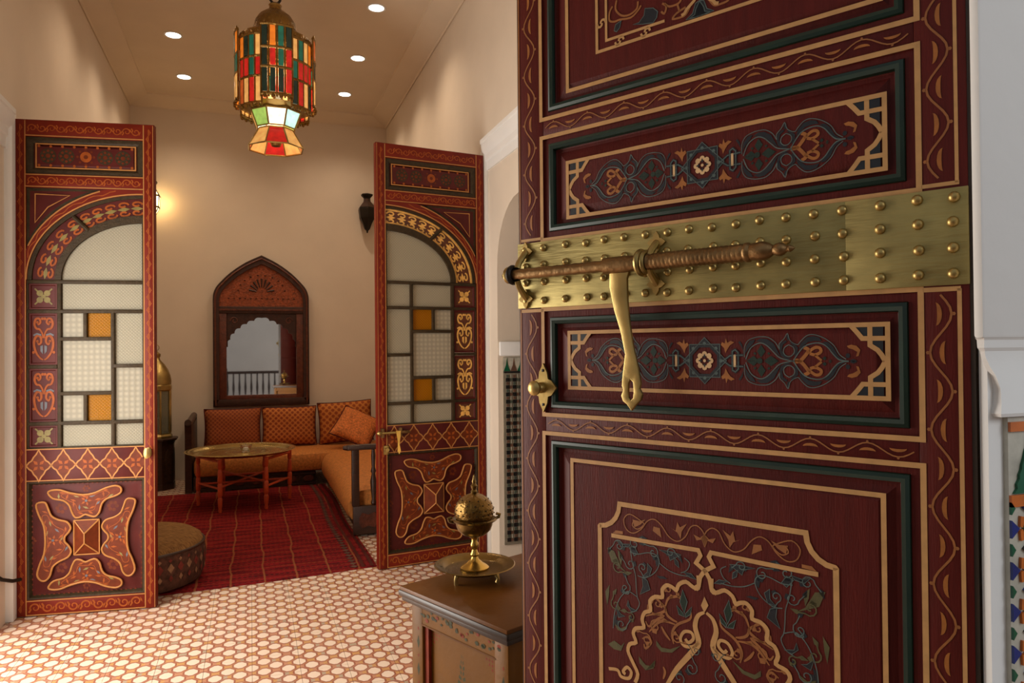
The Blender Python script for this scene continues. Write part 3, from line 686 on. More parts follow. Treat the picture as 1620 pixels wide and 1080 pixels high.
# large lower panel
def low(pn):
    y1, y2, y3, y4 = YP - 0.0004, YP - 0.0007, YP - 0.001, YP - 0.0013
    go, th_, na, bl, ol, orr, gr = B(), B(), B(), B(), B(), B(), B()
    CX, CZ = 0.440, 1.0
    go.rib(rect(0.139, 0.745, 0.26, 1.2135), 0.008, y4, True)
    fr = [(0.208, 0.34), (0.208, 1.086)] + [(0.208 + 0.048 * math.sin(t) , 1.086 + 0.05 * (1 - math.cos(t))) for t in [PI / 2 * k / 5 for k in range(6)]]
    fr += [(0.88 - a, b) for a, b in reversed(fr)]
    go.rib(fr, 0.0095, y4, True)
    ft = [(a, 1.36 - b + 0.0) for a, b in ()]
    for s in (-1, 1):
        f = lambda pts: [(CX - s * a, CZ + b) for a, b in pts]
        go.rib(f(tr('p4b1')), 0.008, y4)
        go.rib(f(cr(tr('p4a1'), 3)), 0.0075, y3 - 0.0002)
        go.rib(f(cr(tr('p4m1'), 4)), lambda t: 0.005 + 0.006 * math.sin(PI * min(1, t)), y3)
        go.rib(f(cr(tr('p4s1'), 4)), 0.006, y3); go.rib(f(cr(tr('p4s2'), 4)), 0.0065, y3)
        # the part below the frame: arch closes to its foot
        for k in [k for k in T if k.startswith('p4n')]: na.blob(f(tr(k)), y2)
        for k in ('p4t1', 'p4t2', 'p4t3'):
            gr.blob(f(tr(k)), y2); bl.rib(f(tr(k)), 0.0014, y3, True)
        for k in [k for k in T if k.startswith('p4l')]: bl.rib(f(cr(tr(k), 4)), 0.0017, y3)
        for k in [k for k in T if k.startswith('p4n')][:9]: bl.rib(f(tr(k)), 0.0011, y3, True)
        for k in [k for k in T if k.startswith('p4v')]: ol.blob(f(tr(k)), y2)
        for k in [k for k in T if k.startswith('p4o')]: orr.rib(f(cr(tr(k), 4)), lambda t: 0.0022 + 0.003 * math.sin(PI * min(1, t)), y2)
        th_.rib(f(cr(tr('p4w1'), 4)), 0.0022, y3)
        for k in [k for k in T if k.startswith('p4q')]: th_.blob(f(tr(k)), y2)
    for s in (-1, 1):
        for (du, dv, rr, a0, dr, kind) in ((.186, .052, .013, 0, 1, 0), (.150, .062, .012, 2, -1, 0), (.108, .052, .013, 1, 1, 0), (.070, .058, .010, 3, -1, 0), (.190, .010, .013, 4, 1, 2), (.160, .020, .012, 0, -1, 0), (.172, -.030, .013, 2, 1, 0),
                                       (.132, .018, .010, 5, 1, 0), (.196, -.068, .012, 1, -1, 2), (.182, -.105, .013, 3, 1, 0), (.160, -.085, .009, 1, 1, 2), (.100, -.045, .011, 0, 1, 1), (.075, -.012, .010, 3, -1, 1), (.105, -.090, .013, 2, -1, 1), (.060, -.100, .010, 4, 1, 1), (.125, -.120, .012, 1, 1, 1), (.030, -.150, .014, 2, 1, 0), (.020, -.115, .009, 0, -1, 0), (.055, -.175, .013, 5, -1, 0)):
            c_ = (CX + s * du, CZ + dv)
            sp_ = [(c_[0] + s * rr * (1 - q / 15) * math.cos(a0 + dr * q * 0.62), c_[1] + rr * (1 - q / 15) * math.sin(a0 + dr * q * 0.62)) for q in range(13)]
            ext = (2 * sp_[0][0] - sp_[2][0], 2 * sp_[0][1] - sp_[2][1])
            b_ = (bl, orr, ol)[kind]
            b_.rib([ext] + sp_, 0.0017 if kind == 0 else 0.0024, y3)
            lf_ = (na, orr, ol)[kind]
            t_ = Vector(sp_[0]) - Vector(sp_[1]); t_.normalize(); n_ = Vector((-t_.y, t_.x)); e_ = Vector(ext)
            lf_.blob([tuple(e_ - t_ * .006), tuple(e_ + n_ * .0042), tuple(e_ + t_ * .012), tuple(e_ - n_ * .0042)], y2)
            lf_.blob([tuple(Vector(sp_[4]) + (Vector(sp_[4]) - Vector(c_)) * k) if False else tuple(Vector(sp_[4 + k2]) + (Vector(sp_[4 + k2]) - Vector(c_)) * k) for k2, k in ((0, 0.0), (1, 0.75), (2, 0.9), (3, 0.0))], y2)
    go.blob([(CX + a, CZ + b) for a, b in tr('p4f1')], y3)
    # lower half of the same ornament, mirrored about its waist
    rnd = random.Random(3)
    for k in range(26):
        s = 1 if k % 2 else -1
        x = CX + s * rnd.uniform(0.03, 0.2); z = rnd.uniform(0.4, 0.72)
        a = rnd.uniform(0, PI)
        cu = [(x + 0.02 * math.cos(a + t) * (1 - t / 9), z + 0.02 * math.sin(a + t) * (1 - t / 9)) for t in [0.5 * q for q in range(12)]]
        (bl if k % 3 else orr).rib(cu, 0.002, y3)
        na.disc((x, z), 0.007, y2, 8)
    for b, nm, mt in ((go, 'gold_border', 'door_gold'), (th_, 'scroll_band', 'door_vine'), (na, 'arabesque_navy', 'door_navy'), (bl, 'arabesque_outline', 'door_blue'), (ol, 'arabesque_olive', 'door_olive'), (orr, 'arabesque_vine', 'door_vine'), (gr, 'arabesque_tulip', 'door_green')):
        part(b, nm, mt, pn, smooth=False)
low(pnl['low'])
def top(pn):
    y2, y3, y4 = YP - 0.0007, YP - 0.001, YP - 0.0013
    go, na, orr, bl = B(), B(), B(), B()
    go.rib(rect(0.137, 0.751, 1.9965, 2.78), 0.008, y4, True)
    go.rib(rect(0.2135, 0.6735, 2.0585, 2.72), 0.0065, y4, True)
    go.rib([(0.2365, 2.70), (0.2365, 2.0765), (0.37, 2.0765)], 0.0055, y4); go.rib([(0.6505, 2.70), (0.6505, 2.0765), (0.517, 2.0765)], 0.0055, y4)
    for x, z in ((0.268, 2.067), (0.328, 2.067), (0.225, 2.115), (0.619, 2.067), (0.559, 2.067), (0.662, 2.115)):
        for s in (-1, 1):
            go.rib([(x + s * 0.004 + 0.006 * math.cos(PI * k / 5), z + 0.007 * math.sin(PI * k / 5) * s) for k in range(6)], 0.0045, y4)
    for s in (-1, 1):
        f = lambda pts: [(0.443 + s * a, 2.2 + b) for a, b in pts]
        go.rib(f(tr('p5g1')), 0.006, y4)
        for k in ('p5n1', 'p5n2', 'p5n3'): na.blob(f(tr(k)), y2); bl.rib(f(tr(k)), 0.0014, y3, True)
        for k in [k for k in T if k.startswith('p5o')]: orr.rib(f(cr(tr(k), 3)), 0.004, y3)
    for b, nm, mt in ((go, 'gold_border', 'door_gold'), (na, 'arabesque_navy', 'door_navy'), (orr, 'arabesque_vine', 'door_vine'), (bl, 'arabesque_outline', 'door_blue')):
        part(b, nm, mt, pn, smooth=False)
top(pnl['top'])
# brass strap with its studs
strap = part(B().box(-0.002, 0.6985, -0.0035, 0, 1.539, 1.683, 0.0008).box(0.696, DW + 0.001, -0.005, 0, 1.5385, 1.6825, 0.0008), 'strap', 'strap_brass', door)
sb = B().lathe([(0.0085, 0), (0.0085, 0.0012), (0.0078, 0.0036), (0.0054, 0.0062), (0.0022, 0.0076), (0, 0.0079)], 10)
bmesh.ops.rotate(sb.bm, verts=sb.bm.verts, cent=(0, 0, 0), matrix=Matrix.Rotation(PI / 2, 3, 'X'))
s0 = None
for x in (0.022, 0.073, 0.131, 0.185, 0.229, 0.277, 0.325, 0.373, 0.418, 0.466, 0.510, 0.555, 0.600, 0.647, 0.692, 0.747, 0.800, 0.848):
    for z in (1.669, 1.632, 1.594, 1.555):
        if s0 is None: o = s0 = part(sb, 'stud', 'aged_brass', strap)
        else: o = s0.copy(); COL.objects.link(o)
        o.location = (x + random.uniform(-.0015, .0015), -0.0035 if x < 0.7 else -0.005, z + random.uniform(-.0012, .0012))
# sliding bolt: slender rod on the left, thick barrel on the right, hasp between
YA = -0.036; ZA = 1.6115
bolt = part(B().tube([(x, YA, ZA) for x in [0.0 + 0.012 * k for k in range(25)]], [0.0115 + 0.0009 * (k % 2) for k in range(25)], 12), 'bolt', 'bolt_brass', door)
kn = [(-0.020, 0.001), (-0.017, 0.005), (-0.013, 0.0075), (-0.010, 0.006), (-0.007, 0.013), (-0.002, 0.0185), (0.006, 0.0195), (0.011, 0.0165), (0.014, 0.0115)]
part(B().tube([(x, YA, ZA) for x, r in kn], [r for x, r in kn], 14), 'bolt_knob', 'aged_brass', bolt)
bp = [(0.345, 0.0135), (0.352, 0.0165), (0.358, 0.0145)]
x = 0.36
while x < 0.535:
    bp += [(x, 0.0152), (x + 0.0035, 0.0162), (x + 0.007, 0.0152)]; x += 0.0085
bp += [(0.54, 0.0148), (0.543, 0.0172), (0.548, 0.0172), (0.552, 0.0145), (0.565, 0.0162), (0.575, 0.0165), (0.585, 0.0120), (0.590, 0.0080), (0.595, 0.0105), (0.602, 0.0118), (0.608, 0.0095), (0.613, 0.0050), (0.618, 0.0062), (0.622, 0.0040), (0.626, 0.001)]
part(B().tube([(a, YA, ZA) for a, r in bp], [r for a, r in bp], 16), 'bolt_barrel', 'bolt_brass', bolt)
def torus_x(b, x, y, z, R, r, n=20):
    b.tube([(x, y + R * math.cos(2 * PI * k / n), z + R * math.sin(2 * PI * k / n)) for k in range(n)], r, 8, True)
rg = B(); torus_x(rg, 0.336, YA, ZA, 0.0205, 0.0062); torus_x(rg, 0.346, YA, ZA, 0.019, 0.0045)
part(rg, 'bolt_ring', 'aged_brass', bolt)
def loz(cx, cz, w, h):
    o = []
    for sx, sz in ((0, 1), (1, 0), (0, -1), (-1, 0)):
        o.append((cx + sx * w, cz + sz * h))
        nx, nz = {(0, 1): (1, 0), (1, 0): (0, -1), (0, -1): (-1, 0), (-1, 0): (0, 1)}[(sx, sz)]
        o += [(cx + sx * w * .62 + nx * w * .3, cz + sz * h * .62 + nz * h * .3), (cx + sx * w * .36 + nx * w * .36, cz + sz * h * .36 + nz * h * .36), (cx + sx * w * .3 + nx * w * .62, cz + sz * h * .3 + nz * h * .62)]
    return o
for cx, dz in ((0.024, 0.052), (0.024, -0.052), (0.352, 0.040), (0.350, -0.040)):
    bk = B().prism(loz(cx, ZA + dz, 0.020, 0.022), -0.009, -0.003)
    bk.tube([(cx, -0.006, ZA + dz), (cx, -0.03, ZA + dz * 0.5), (cx, YA, ZA + dz * 0.25)], 0.007, 8)
    part(bk, 'bolt_bracket', 'aged_brass', door)
r2 = B(); torus_x(r2, 0.012, YA, ZA, 0.0165, 0.006); part(r2, 'bolt_ring', 'iron', bolt)
ho = [(a, 1 + b) for a, b in tr('hout')]; hs = [(a, 1 + b) for a, b in tr('hslot')]
def hasp():
    b = B(); bm = b.bm
    F = []
    for y in (-0.0395, -0.0335):
        o_ = [bm.verts.new((a, y, c)) for a, c in ho]; i_ = [bm.verts.new((a, y, c)) for a, c in hs]
        es = [bm.edges.new((l[k], l[(k + 1) % len(l)])) for l in (o_, i_) for k in range(len(l))]
        bmesh.ops.triangle_fill(bm, use_beauty=True, use_dissolve=False, edges=es)
        F.append((o_, i_))
    for a, c in zip(F[0], F[1]):
        for k in range(len(a)):
            bm.faces.new((a[k], a[(k + 1) % len(a)], c[(k + 1) % len(a)], c[k]))
    es = [e for e in bm.edges if all(abs(v.co.y + 0.0395) < 1e-6 for v in e.verts) and len(e.link_faces) == 2 and any(abs(v.co.y + 0.0335) < 1e-6 for f in e.link_faces for v in f.verts)]
    bmesh.ops.bevel(bm, geom=es, offset=0.0016, segments=2, profile=0.5, affect='EDGES')
    return b
hb = part(hasp(), 'hasp', 'aged_brass', door, ang=30)
part(B().tube([(0.253, YA, ZA), (0.300, YA, ZA), (0.324, YA, ZA)], [0.0165, 0.017, 0.015], 14), 'hasp_sleeve', 'bolt_brass', hb)
# lock knob with its plate on the left stile
esc = part(B().prism(loz(0.069, 1.3645, 0.036, 0.053), -0.006, -0.0008), 'escutcheon', 'aged_brass', door)
kb = B().lathe([(0.012, 0), (0.012, 0.006), (0.009, 0.012), (0.012, 0.018), (0.016, 0.023), (0.016, 0.028), (0.011, 0.033), (0, 0.035)], 16)
bmesh.ops.rotate(kb.bm, verts=kb.bm.verts, cent=(0, 0, 0), matrix=Matrix.Rotation(PI / 2, 3, 'X'))
o = part(kb, 'knob', 'aged_brass', esc); o.location = (0.064, -0.005, 1.3645)
kk = B()
for zz in (1.402, 1.328):
    kk.box(0.066, 0.072, -0.0075, -0.005, zz - 0.003, zz + 0.003, 0.001)
part(kk, 'screw', 'iron', esc)

# ------------------------------------------------------------ glazed arched leaves
CU, CV = 0.92, 0.677
LOBE_T = [(220, 300), (240, 285), (290, 285), (350, 305), (430, 320), (500, 310), (560, 285), (620, 272), (655, 285), (655, 315), (620, 335), (570, 350), (540, 380), (525, 430), (500, 455), (470, 450), (440, 440), (410, 455), (380, 455), (360, 420), (345, 380), (310, 350), (250, 335)]
LOBE_L = [(150, 370), (175, 355), (205, 360), (222, 400), (240, 440), (280, 465), (330, 480), (353, 515), (340, 545), (318, 570), (318, 600), (340, 625), (355, 660), (335, 695), (280, 720), (245, 750), (230, 800), (205, 828), (175, 825), (155, 790), (170, 730), (195, 670), (203, 590), (195, 500), (165, 430)]
def leaf(label, loc, rz, W, H, mir, pierced, hardware):
    t = thing('door_leaf', label, 'door', loc, rz, 'arched glazed door leaves')
    X = (lambda u: W - u * W) if mir else (lambda u: u * W)
    Zv = lambda v: v * H
    def bx(b, u0, u1, v0, v1, y0, y1, bev=0): 
        a, c = sorted((X(u0), X(u1))); return b.box(a, c, y0, y1, Zv(v0), Zv(v1), bev)
    def pt(u, v): return (X(u), Zv(v))
    def ell(a, b, k=24, t0=0.0, t1=PI / 2): return [(CU - a * math.cos(t0 + (t1 - t0) * i / k), CV + b * math.sin(t0 + (t1 - t0) * i / k)) for i in range(k + 1)]
    def PT(l): return [pt(*q) for q in l]
    for u0, u1, mt in ((0, 0.075, 'leaf_red'), (0.92, 1.0, 'leaf_red')):
        bx(B(), u0, u1, 0.002, 1.0, 0, 0.045, 0.002).out('stile', mt, t)
    for v0, v1 in ((0.966, 1.0), (0.863, 0.891), (0.002, 0.034)):
        bx(B(), 0.075, 0.92, v0, v1, 0.0006, 0.0444, 0.001).out('rail', 'leaf_red', t)
    band = bx(B(), 0.075, 0.92, 0.270, 0.335, 0.0006, 0.0444, 0.001).out('lock_rail', 'leaf_maroon', t)
    bx(B(), 1.0, 1.003, 0.002, 1.0, 0.004, 0.045).out('edge_strip', 'leaf_red', t)
    # gold lines and scrolls on the frame
    g = B(); yg = -0.0006
    g.rib(PT([(0.072, 0.003), (0.072, 0.998)]), 0.0055, yg).rib(PT([(0.925, 0.003), (0.925, 0.998)]), 0.0055, yg)
    g.rib(PT([(0.995, 0.003), (0.995, 0.998)]), 0.003, yg)
    for v in (0.968, 0.889, 0.865, 0.335, 0.272, 0.032, 0.004): g.rib(PT([(0.075, v), (0.925, v)]), 0.0055, yg - 0.0002)
    g.out('gold_line', 'leaf_gold', t, smooth=False)
    w_, l_ = B(), B()
    for u in (0.036, 0.962):
        vine(w_, l_, pt(u, 0.01), pt(u, 0.99), 0.009, 0.075, 0.004, yg, 0.015, 0, 0.008)
    def running(v, hgt, n_, w):
        u0, u1 = 0.09, 0.905; L = (u1 - u0) * W / n_
        for k in range(n_):
            sg = 1 if k % 2 else -1
            c2 = Vector(pt(u0 + (u1 - u0) * (k + 0.5) / n_, v)); dx = 1 if not mir else -1
            q_ = [(c2.x + dx * hgt * (1 - j / 15) * math.cos(PI + j * 0.6), c2.y + sg * hgt * (1 - j / 15) * math.sin(PI + j * 0.6)) for j in range(13)]
            w_.rib(cr([(c2.x - dx * L * 0.5, c2.y + sg * hgt * 0.9), (c2.x - dx * L * 0.35, c2.y + sg * hgt * 0.3)] + q_, 2), lambda tt: w * (1.25 - 0.6 * tt), yg - 0.0001)
            l_.blob([(c2.x + dx * L * 0.30, c2.y - sg * hgt * 0.9), (c2.x + dx * L * 0.46, c2.y - sg * hgt * 0.35), (c2.x + dx * L * 0.5, c2.y + sg * hgt * 0.25), (c2.x + dx * L * 0.34, c2.y - sg * hgt * 0.1)], yg - 0.0001)
    running(0.983, 0.022, 12, 0.005); running(0.877, 0.022, 12, 0.005); running(0.018, 0.026, 9, 0.0075)
    w_.out('scroll', 'leaf_orange', t, smooth=False); l_.out('scroll_leaf', 'leaf_orange', t, smooth=False)
    # lattice on the lock rail
    g = B(); lo = B(); n = 5; vm, hv = 0.3025, 0.0315
    uw = (0.92 - 0.075) / 4.85
    for i in range(n):
        u0 = 0.075 + i * uw
        ogee = [(0, 0), (0.10, 0.2), (0.22, 0.32), (0.30, 0.55), (0.40, 0.72), (0.5, 1.0)]
        ogee = ogee + [(1 - a, b) for a, b in reversed(ogee[:-1])]
        for s in (1, -1):
            q = [(u0 + a * uw, vm + s * b * hv) for a, b in ogee if u0 + a * uw <= 0.922]
            g.rib(PT(q), 0.0075, -0.0002)
        q = [(u0 + a * uw, vm + b * hv) for a, b in ogee] + [(u0 + a * uw, vm - b * hv) for a, b in reversed(ogee[1:-1])]
        if u0 + uw < 0.95:
            lo.blob(PT([(min(a, 0.92), b) for a, b in q]), 0.0002)
    lo.out('lattice_field', 'leaf_brown', band, smooth=False); g.out('lattice_line', 'leaf_gold', band, smooth=False)
    pe = B()
    for i in range(n):
        u0 = 0.075 + (i + 0.5) * uw
        if u0 > 0.9: continue
        for k in range(4):
            a = PI / 4 + k * PI / 2; c = Vector(pt(u0, vm)); d = Vector((math.cos(a), math.sin(a))); nn = Vector((-d.y, d.x))
            pe.blob([tuple(c + d * 0.006), tuple(c + d * 0.02 + nn * 0.009), tuple(c + d * 0.04), tuple(c + d * 0.02 - nn * 0.009)], -0.0001)
    pe.out('lattice_flower', 'leaf_orange', band, smooth=False)
    # narrow top panel
    a, c = sorted((X(0.075), X(0.92)))
    pn = B().sweep(a, c, Zv(0.891), Zv(0.966), [(0, 0.012), (0.010, 0.014), (0.02, 0.020), (0.04, 0.020), (0.052, 0.010), (0.06, 0.010)]).out('panel', 'leaf_maroon', t, ang=15)
    bx(B(), 0.075, 0.92, 0.891, 0.966, 0.024, 0.04).out('panel_back', 'leaf_maroon', pn)
    B().sweep(a, c, Zv(0.891), Zv(0.966), [(0.001, 0.006), (0.016, 0.004), (0.03, 0.012), (0.036, 0.0195)], fill=False).out('bead_moulding', 'leaf_dark', pn)
    g = B().rib(PT(rect(0.145, 0.862, 0.9045, 0.9525)), 0.007, 0.0094, True); g.out('gold_border', 'leaf_gold', pn, smooth=False)
    r1, r2, r3 = B(), B(), B()
    for i, u in enumerate((0.23, 0.36, 0.50, 0.64, 0.77)):
        c2 = Vector(pt(u, 0.9285))
        (r1 if i != 2 else r3).disc(tuple(c2), 0.042 if i != 2 else 0.03, 0.0092, 14)
        for k in range(8):
            a_ = k * PI / 4; rr = 0.028 if i != 2 else 0.042
            (r2).disc((c2.x + rr * math.cos(a_), c2.y + rr * math.sin(a_)), 0.0075, 0.0088, 6)
        r2.disc(tuple(c2), 0.012, 0.0088, 8)
    for k in range(9):
        u = 0.165 + 0.084 * k
        for v in (0.909, 0.948): r3.disc(pt(u, v), 0.008, 0.0090, 6)
    r1.out('medallion', 'leaf_dark', pn, smooth=False); r2.out('medallion_flower', 'leaf_brown', pn, smooth=False); r3.out('rosette', 'leaf_orange', pn, smooth=False)
    # spandrel above the arch
    outer = [(max(0.075, a), min(0.863, b)) for a, b in ell(0.885, 0.196, 26)]
    inner = ell(0.838, 0.176, 26)
    sp = [(0.075, 0.863)] + [q for q in outer if q[0] > 0.0751 and q[1] < 0.8629]
    sp = [(0.075, 0.863), (0.075, sp[1][1] - 0.004)] + sp[1:] + [(sp[-1][0] + 0.02, 0.863)]
    s_ = B().prism(PT(sp), 0.012, 0.03).out('spandrel', 'leaf_maroon', t, ang=15)
    def toward(l, k, c): return [(a + (c[0] - a) * k, b + (c[1] - b) * k) for a, b in l]
    cc = (0.18, 0.833)
    B().rib(PT(toward(sp, 0.10, cc)), 0.022, 0.0112, True).out('spandrel_border', 'leaf_dark', s_, smooth=False)
    tri = [(0.14, 0.850), (0.385, 0.8485), (0.23, 0.824), (0.138, 0.792)]
    B().prism(PT(tri), 0.006, 0.013).out('spandrel_field', 'leaf_maroon', s_, smooth=False)
    B().rib(PT(tri), 0.006, 0.0054, True).out('gold_border', 'leaf_gold', s_, smooth=False)
    # arch band with gold edges
    n_ = 26
    ar = B().strip(PT(outer), PT(inner), -0.002, 0.04).out('arch_band', 'leaf_red', t)
    g = B(); g.rib(PT([(a, b - 0.002) for a, b in outer if b < 0.862 and a > 0.076]), 0.007, -0.0027); g.rib(PT(ell(0.842, 0.1775, 24)), 0.007, -0.0027)
    g.out('gold_line', 'leaf_gold', ar, smooth=False)
    w_, = (B(),)
    mid = ell(0.862, 0.186, 40)
    w_.rib([(pt(a, b)[0] + 0.006 * math.sin(i * 1.3), pt(a, b)[1] + 0.006 * math.cos(i * 1.3)) for i, (a, b) in enumerate(mid) if b < 0.858 and a > 0.08], 0.005, -0.0027)
    w_.out('scroll', 'leaf_orange', ar, smooth=False)
    B().strip(PT(ell(0.838, 0.176)), PT(ell(0.808, 0.169)), 0.006, 0.04).out('arch_moulding', 'leaf_dark', t)
    # carved voussoirs, one either side of the radial bar
    def scroll_panel(par, pts_center, L, Wd, ang, y, mats, big=True):
        """scrollwork filling a small panel"""
        b1, b2, b3 = B(), B(), B()
        c = Vector(pts_center); d = Vector((math.cos(ang), math.sin(ang))); n = Vector((-d.y, d.x))
        Tn = lambda q: tuple(c + d * q[0] + n * q[1])
        heart = [(-.47, .02), (-.42, .16), (-.28, .33), (-.08, .40), (.06, .30), (.06, .14), (-.06, .10), (-.12, .20), (-.05, .26)]
        ess = [(.02, .03), (.12, .05), (.22, .16), (.24, .30), (.34, .38), (.45, .32), (.46, .18), (.38, .13), (.33, .21), (.38, .26)]
        for s in (-1, 1):
            for cv_, w0 in ((heart, .010), (ess, .009)):
                q_ = cr([(a * L, s * c_ * Wd) for a, c_ in cv_], 4)
                b1.rib([Tn(q) for q in q_], lambda tt: w0 * (0.7 + 0.6 * math.sin(PI * min(1, tt))), y)
                b1.disc(Tn(q_[-1]), 0.0075, y, 7)
            b2.blob([Tn((a * L, s * c_ * Wd)) for a, c_ in ((-.34, .03), (-.28, .13), (-.16, .14), (-.14, .03))], y)
            b3.rib([Tn((.09 * L, s * .10 * Wd)), Tn((.12 * L, s * .28 * Wd)), Tn((.08 * L, s * .42 * Wd))], 0.009, y - .0002)
            b1.disc(Tn((.46 * L, s * .05 * Wd)), 0.008, y, 7)
            b1.disc(Tn((-.30 * L, s * .42 * Wd)), 0.008, y, 7)
        b1.out('carved_scroll', mats[0], par, smooth=False); b2.out('carved_leaf', mats[1], par, smooth=False); b3.out('carved_tie', mats[1], par, smooth=False)
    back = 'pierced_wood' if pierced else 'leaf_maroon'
    mats = ('painted_pierced_light', 'painted_pierced_light') if pierced else ('leaf_orange', 'leaf_blue')  # pierced leaf: light in the openings is painted as yellow shapes
    for t0, t1 in ((0.0, 0.88), (0.88, PI / 2)):
        P0_, P1_ = ell(0.808, 0.169, 14, t0, t1), ell(0.645, 0.134, 14, t0, t1)
        vs = B().strip(PT(P0_), PT(P1_), 0.018, 0.03).out('carved_panel', back, t)
        ch1, ch2 = B(), B()
        for i in range(5):
            q = (i + 0.5) / 5; ta = t0 + (t1 - t0) * q
            (u, v) = ell(0.7175, 0.1495, 1, ta, ta)[0]; c2 = Vector(pt(u, v))
            (ua, va) = ell(0.7175, 0.1495, 1, ta + 0.05, ta + 0.05)[0]
            d = (Vector(pt(ua, va)) - c2).normalized(); nn = Vector((-d.y, d.x))
            for s in (-1, 1):
                ch1.rib([tuple(c2 + d * (0.030 * math.cos(k * 0.6) * (1 - k / 16)) + nn * s * (0.023 + 0.017 * math.sin(k * 0.6) * (1 - k / 16))) for k in range(11)], 0.010, 0.015)
            ch2.blob([tuple(c2 + d * 0.034), tuple(c2 + nn * 0.013), tuple(c2 - d * 0.034), tuple(c2 - nn * 0.013)], 0.0155)
        if pierced:
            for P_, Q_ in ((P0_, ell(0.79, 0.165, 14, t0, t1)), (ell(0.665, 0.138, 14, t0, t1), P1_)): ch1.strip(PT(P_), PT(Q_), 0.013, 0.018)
        ch1.out('carved_scroll', mats[0], vs, smooth=False); ch2.out('carved_leaf', 'painted_pierced_light' if pierced else 'leaf_olive', vs, smooth=False)
    q = B()
    q.tube([(pt(*ell(0.80, 0.167, 1, 0.88, 0.88)[0])[0], 0.01, pt(*ell(0.80, 0.167, 1, 0.88, 0.88)[0])[1]), (pt(*ell(0.63, 0.131, 1, 0.88, 0.88)[0])[0], 0.01, pt(*ell(0.63, 0.131, 1, 0.88, 0.88)[0])[1])], 0.012, 8)
    q.out('glazing_bar', 'leaf_dark', t)
    B().strip(PT(ell(0.645, 0.134)), PT(ell(0.60, 0.118)), 0.004, 0.036).out('arch_moulding', 'leaf_dark', t)
    # panes
    fan = ell(0.605, 0.119, 20) + [(0.92, 0.677)]
    B().prism(PT(fan), 0.022, 0.027).out('pane', 'pane_clear', t, smooth=False)
    panes = [(0.325, 0.92, 0.614, 0.671, 'pane_clear')] if not mir else [(0.325, 0.685, 0.614, 0.671, 'pane_clear'), (0.695, 0.92, 0.614, 0.671, 'pane_clear')]
    panes += [(0.325, 0.485, 0.558, 0.612, 'pane_dots'), (0.495, 0.685, 0.558, 0.612, 'pane_amber'), (0.695, 0.92, 0.503, 0.612, 'pane_clear'), (0.695, 0.92, 0.388, 0.499, 'pane_dots'),
              (0.325, 0.685, 0.448, 0.556, 'pane_dots'), (0.325, 0.485, 0.388, 0.444, 'pane_dots'), (0.495, 0.685, 0.388, 0.444, 'pane_amber'), (0.325, 0.685, 0.333, 0.384, 'pane_clear'), (0.695, 0.92, 0.333, 0.384, 'pane_clear')]
    for u0, u1, v0, v1, mt in panes: bx(B(), u0, u1, v0, v1, 0.022, 0.027).out('pane', mt, t, smooth=False)
    def bar(u0, v0, u1, v1, w=0.021):
        b = B(); hw = w / 2
        (x0, z0), (x1, z1) = pt(u0, v0), pt(u1, v1)
        if abs(x1 - x0) < 1e-6: b.box(x0 - hw, x0 + hw, 0.006, 0.036, min(z0, z1), max(z0, z1), 0.005)
        else: b.box(min(x0, x1), max(x0, x1), 0.005, 0.037, z0 - hw, z0 + hw, 0.005)
        b.out('glazing_bar', 'leaf_dark', t)
    for s in ((0.075, 0.673, 0.92, 0.673), (0.075, 0.613, 0.92, 0.613), (0.305, 0.557, 0.69, 0.557), (0.075, 0.501, 0.29, 0.501), (0.69, 0.501, 0.92, 0.501), (0.305, 0.446, 0.69, 0.446), (0.075, 0.386, 0.92, 0.386), (0.075, 0.335, 0.92, 0.335),
              (0.305, 0.335, 0.305, 0.673), (0.69, 0.335, 0.69, 0.671 if mir else 0.613), (0.49, 0.557, 0.49, 0.613), (0.49, 0.386, 0.49, 0.446), (0.082, 0.335, 0.082, 0.673), (0.915, 0.335, 0.915, 0.80)): bar(*s, w=0.021 if s[0] not in (0.082, 0.915) else 0.012)
    # carved column beside the panes
    for v0, v1 in ((0.617, 0.669), (0.505, 0.609), (0.39, 0.497), (0.339, 0.382)):
        cp = bx(B(), 0.092, 0.29, v0, v1, 0.018, 0.03).out('carved_panel', back, t)
        c2 = pt(0.191, (v0 + v1) / 2); hgt = Zv(v1 - v0); wd = 0.198 * W
        B().sweep(*sorted((X(0.092), X(0.29))), Zv(v0), Zv(v1), [(0, 0.010), (0.008, 0.010), (0.012, 0.0175)], fill=False).out('bead_moulding', 'leaf_maroon', cp)
        if hgt > 0.2: scroll_panel(cp, c2, hgt * 0.86, wd * 0.86, PI / 2, 0.0155, mats)
        else:
            f = B()
            for k in range(4):
                a_ = k * PI / 2 + PI / 4; cx_, cz_ = c2
                f.disc((cx_ + 0.026 * math.cos(a_), cz_ + 0.026 * math.sin(a_)), 0.017, 0.0155, 10)
                f.rib([(cx_ + 0.012 * math.cos(a_), cz_ + 0.012 * math.sin(a_)), (cx_ + 0.062 * math.cos(a_), cz_ + 0.062 * math.sin(a_))], 0.008, 0.0152)
            f.disc(c2, 0.012, 0.0148, 8)
            f.out('carved_flower', 'painted_pierced_light' if pierced else 'leaf_olive', cp, smooth=False)
    # square bottom panel with four carved lobes round a pyramid boss
    v0, v1 = 0.034, 0.27
    a, c = sorted((X(0.075), X(0.92)))
    bp_ = B().sweep(a, c, Zv(v0), Zv(v1), [(0, 0.014), (0.012, 0.026), (0.03, 0.026), (0.045, 0.022)]).out('panel', 'leaf_maroon', t, ang=15)
    B().sweep(a, c, Zv(v0), Zv(v1), [(0.0005, 0.004), (0.01, 0.006), (0.02, 0.025)], fill=False).out('bead_moulding', 'leaf_dark', bp_)
    bx(B(), 0.075, 0.92, v0, v1, 0.03, 0.042).out('panel_back', 'leaf_maroon', bp_)
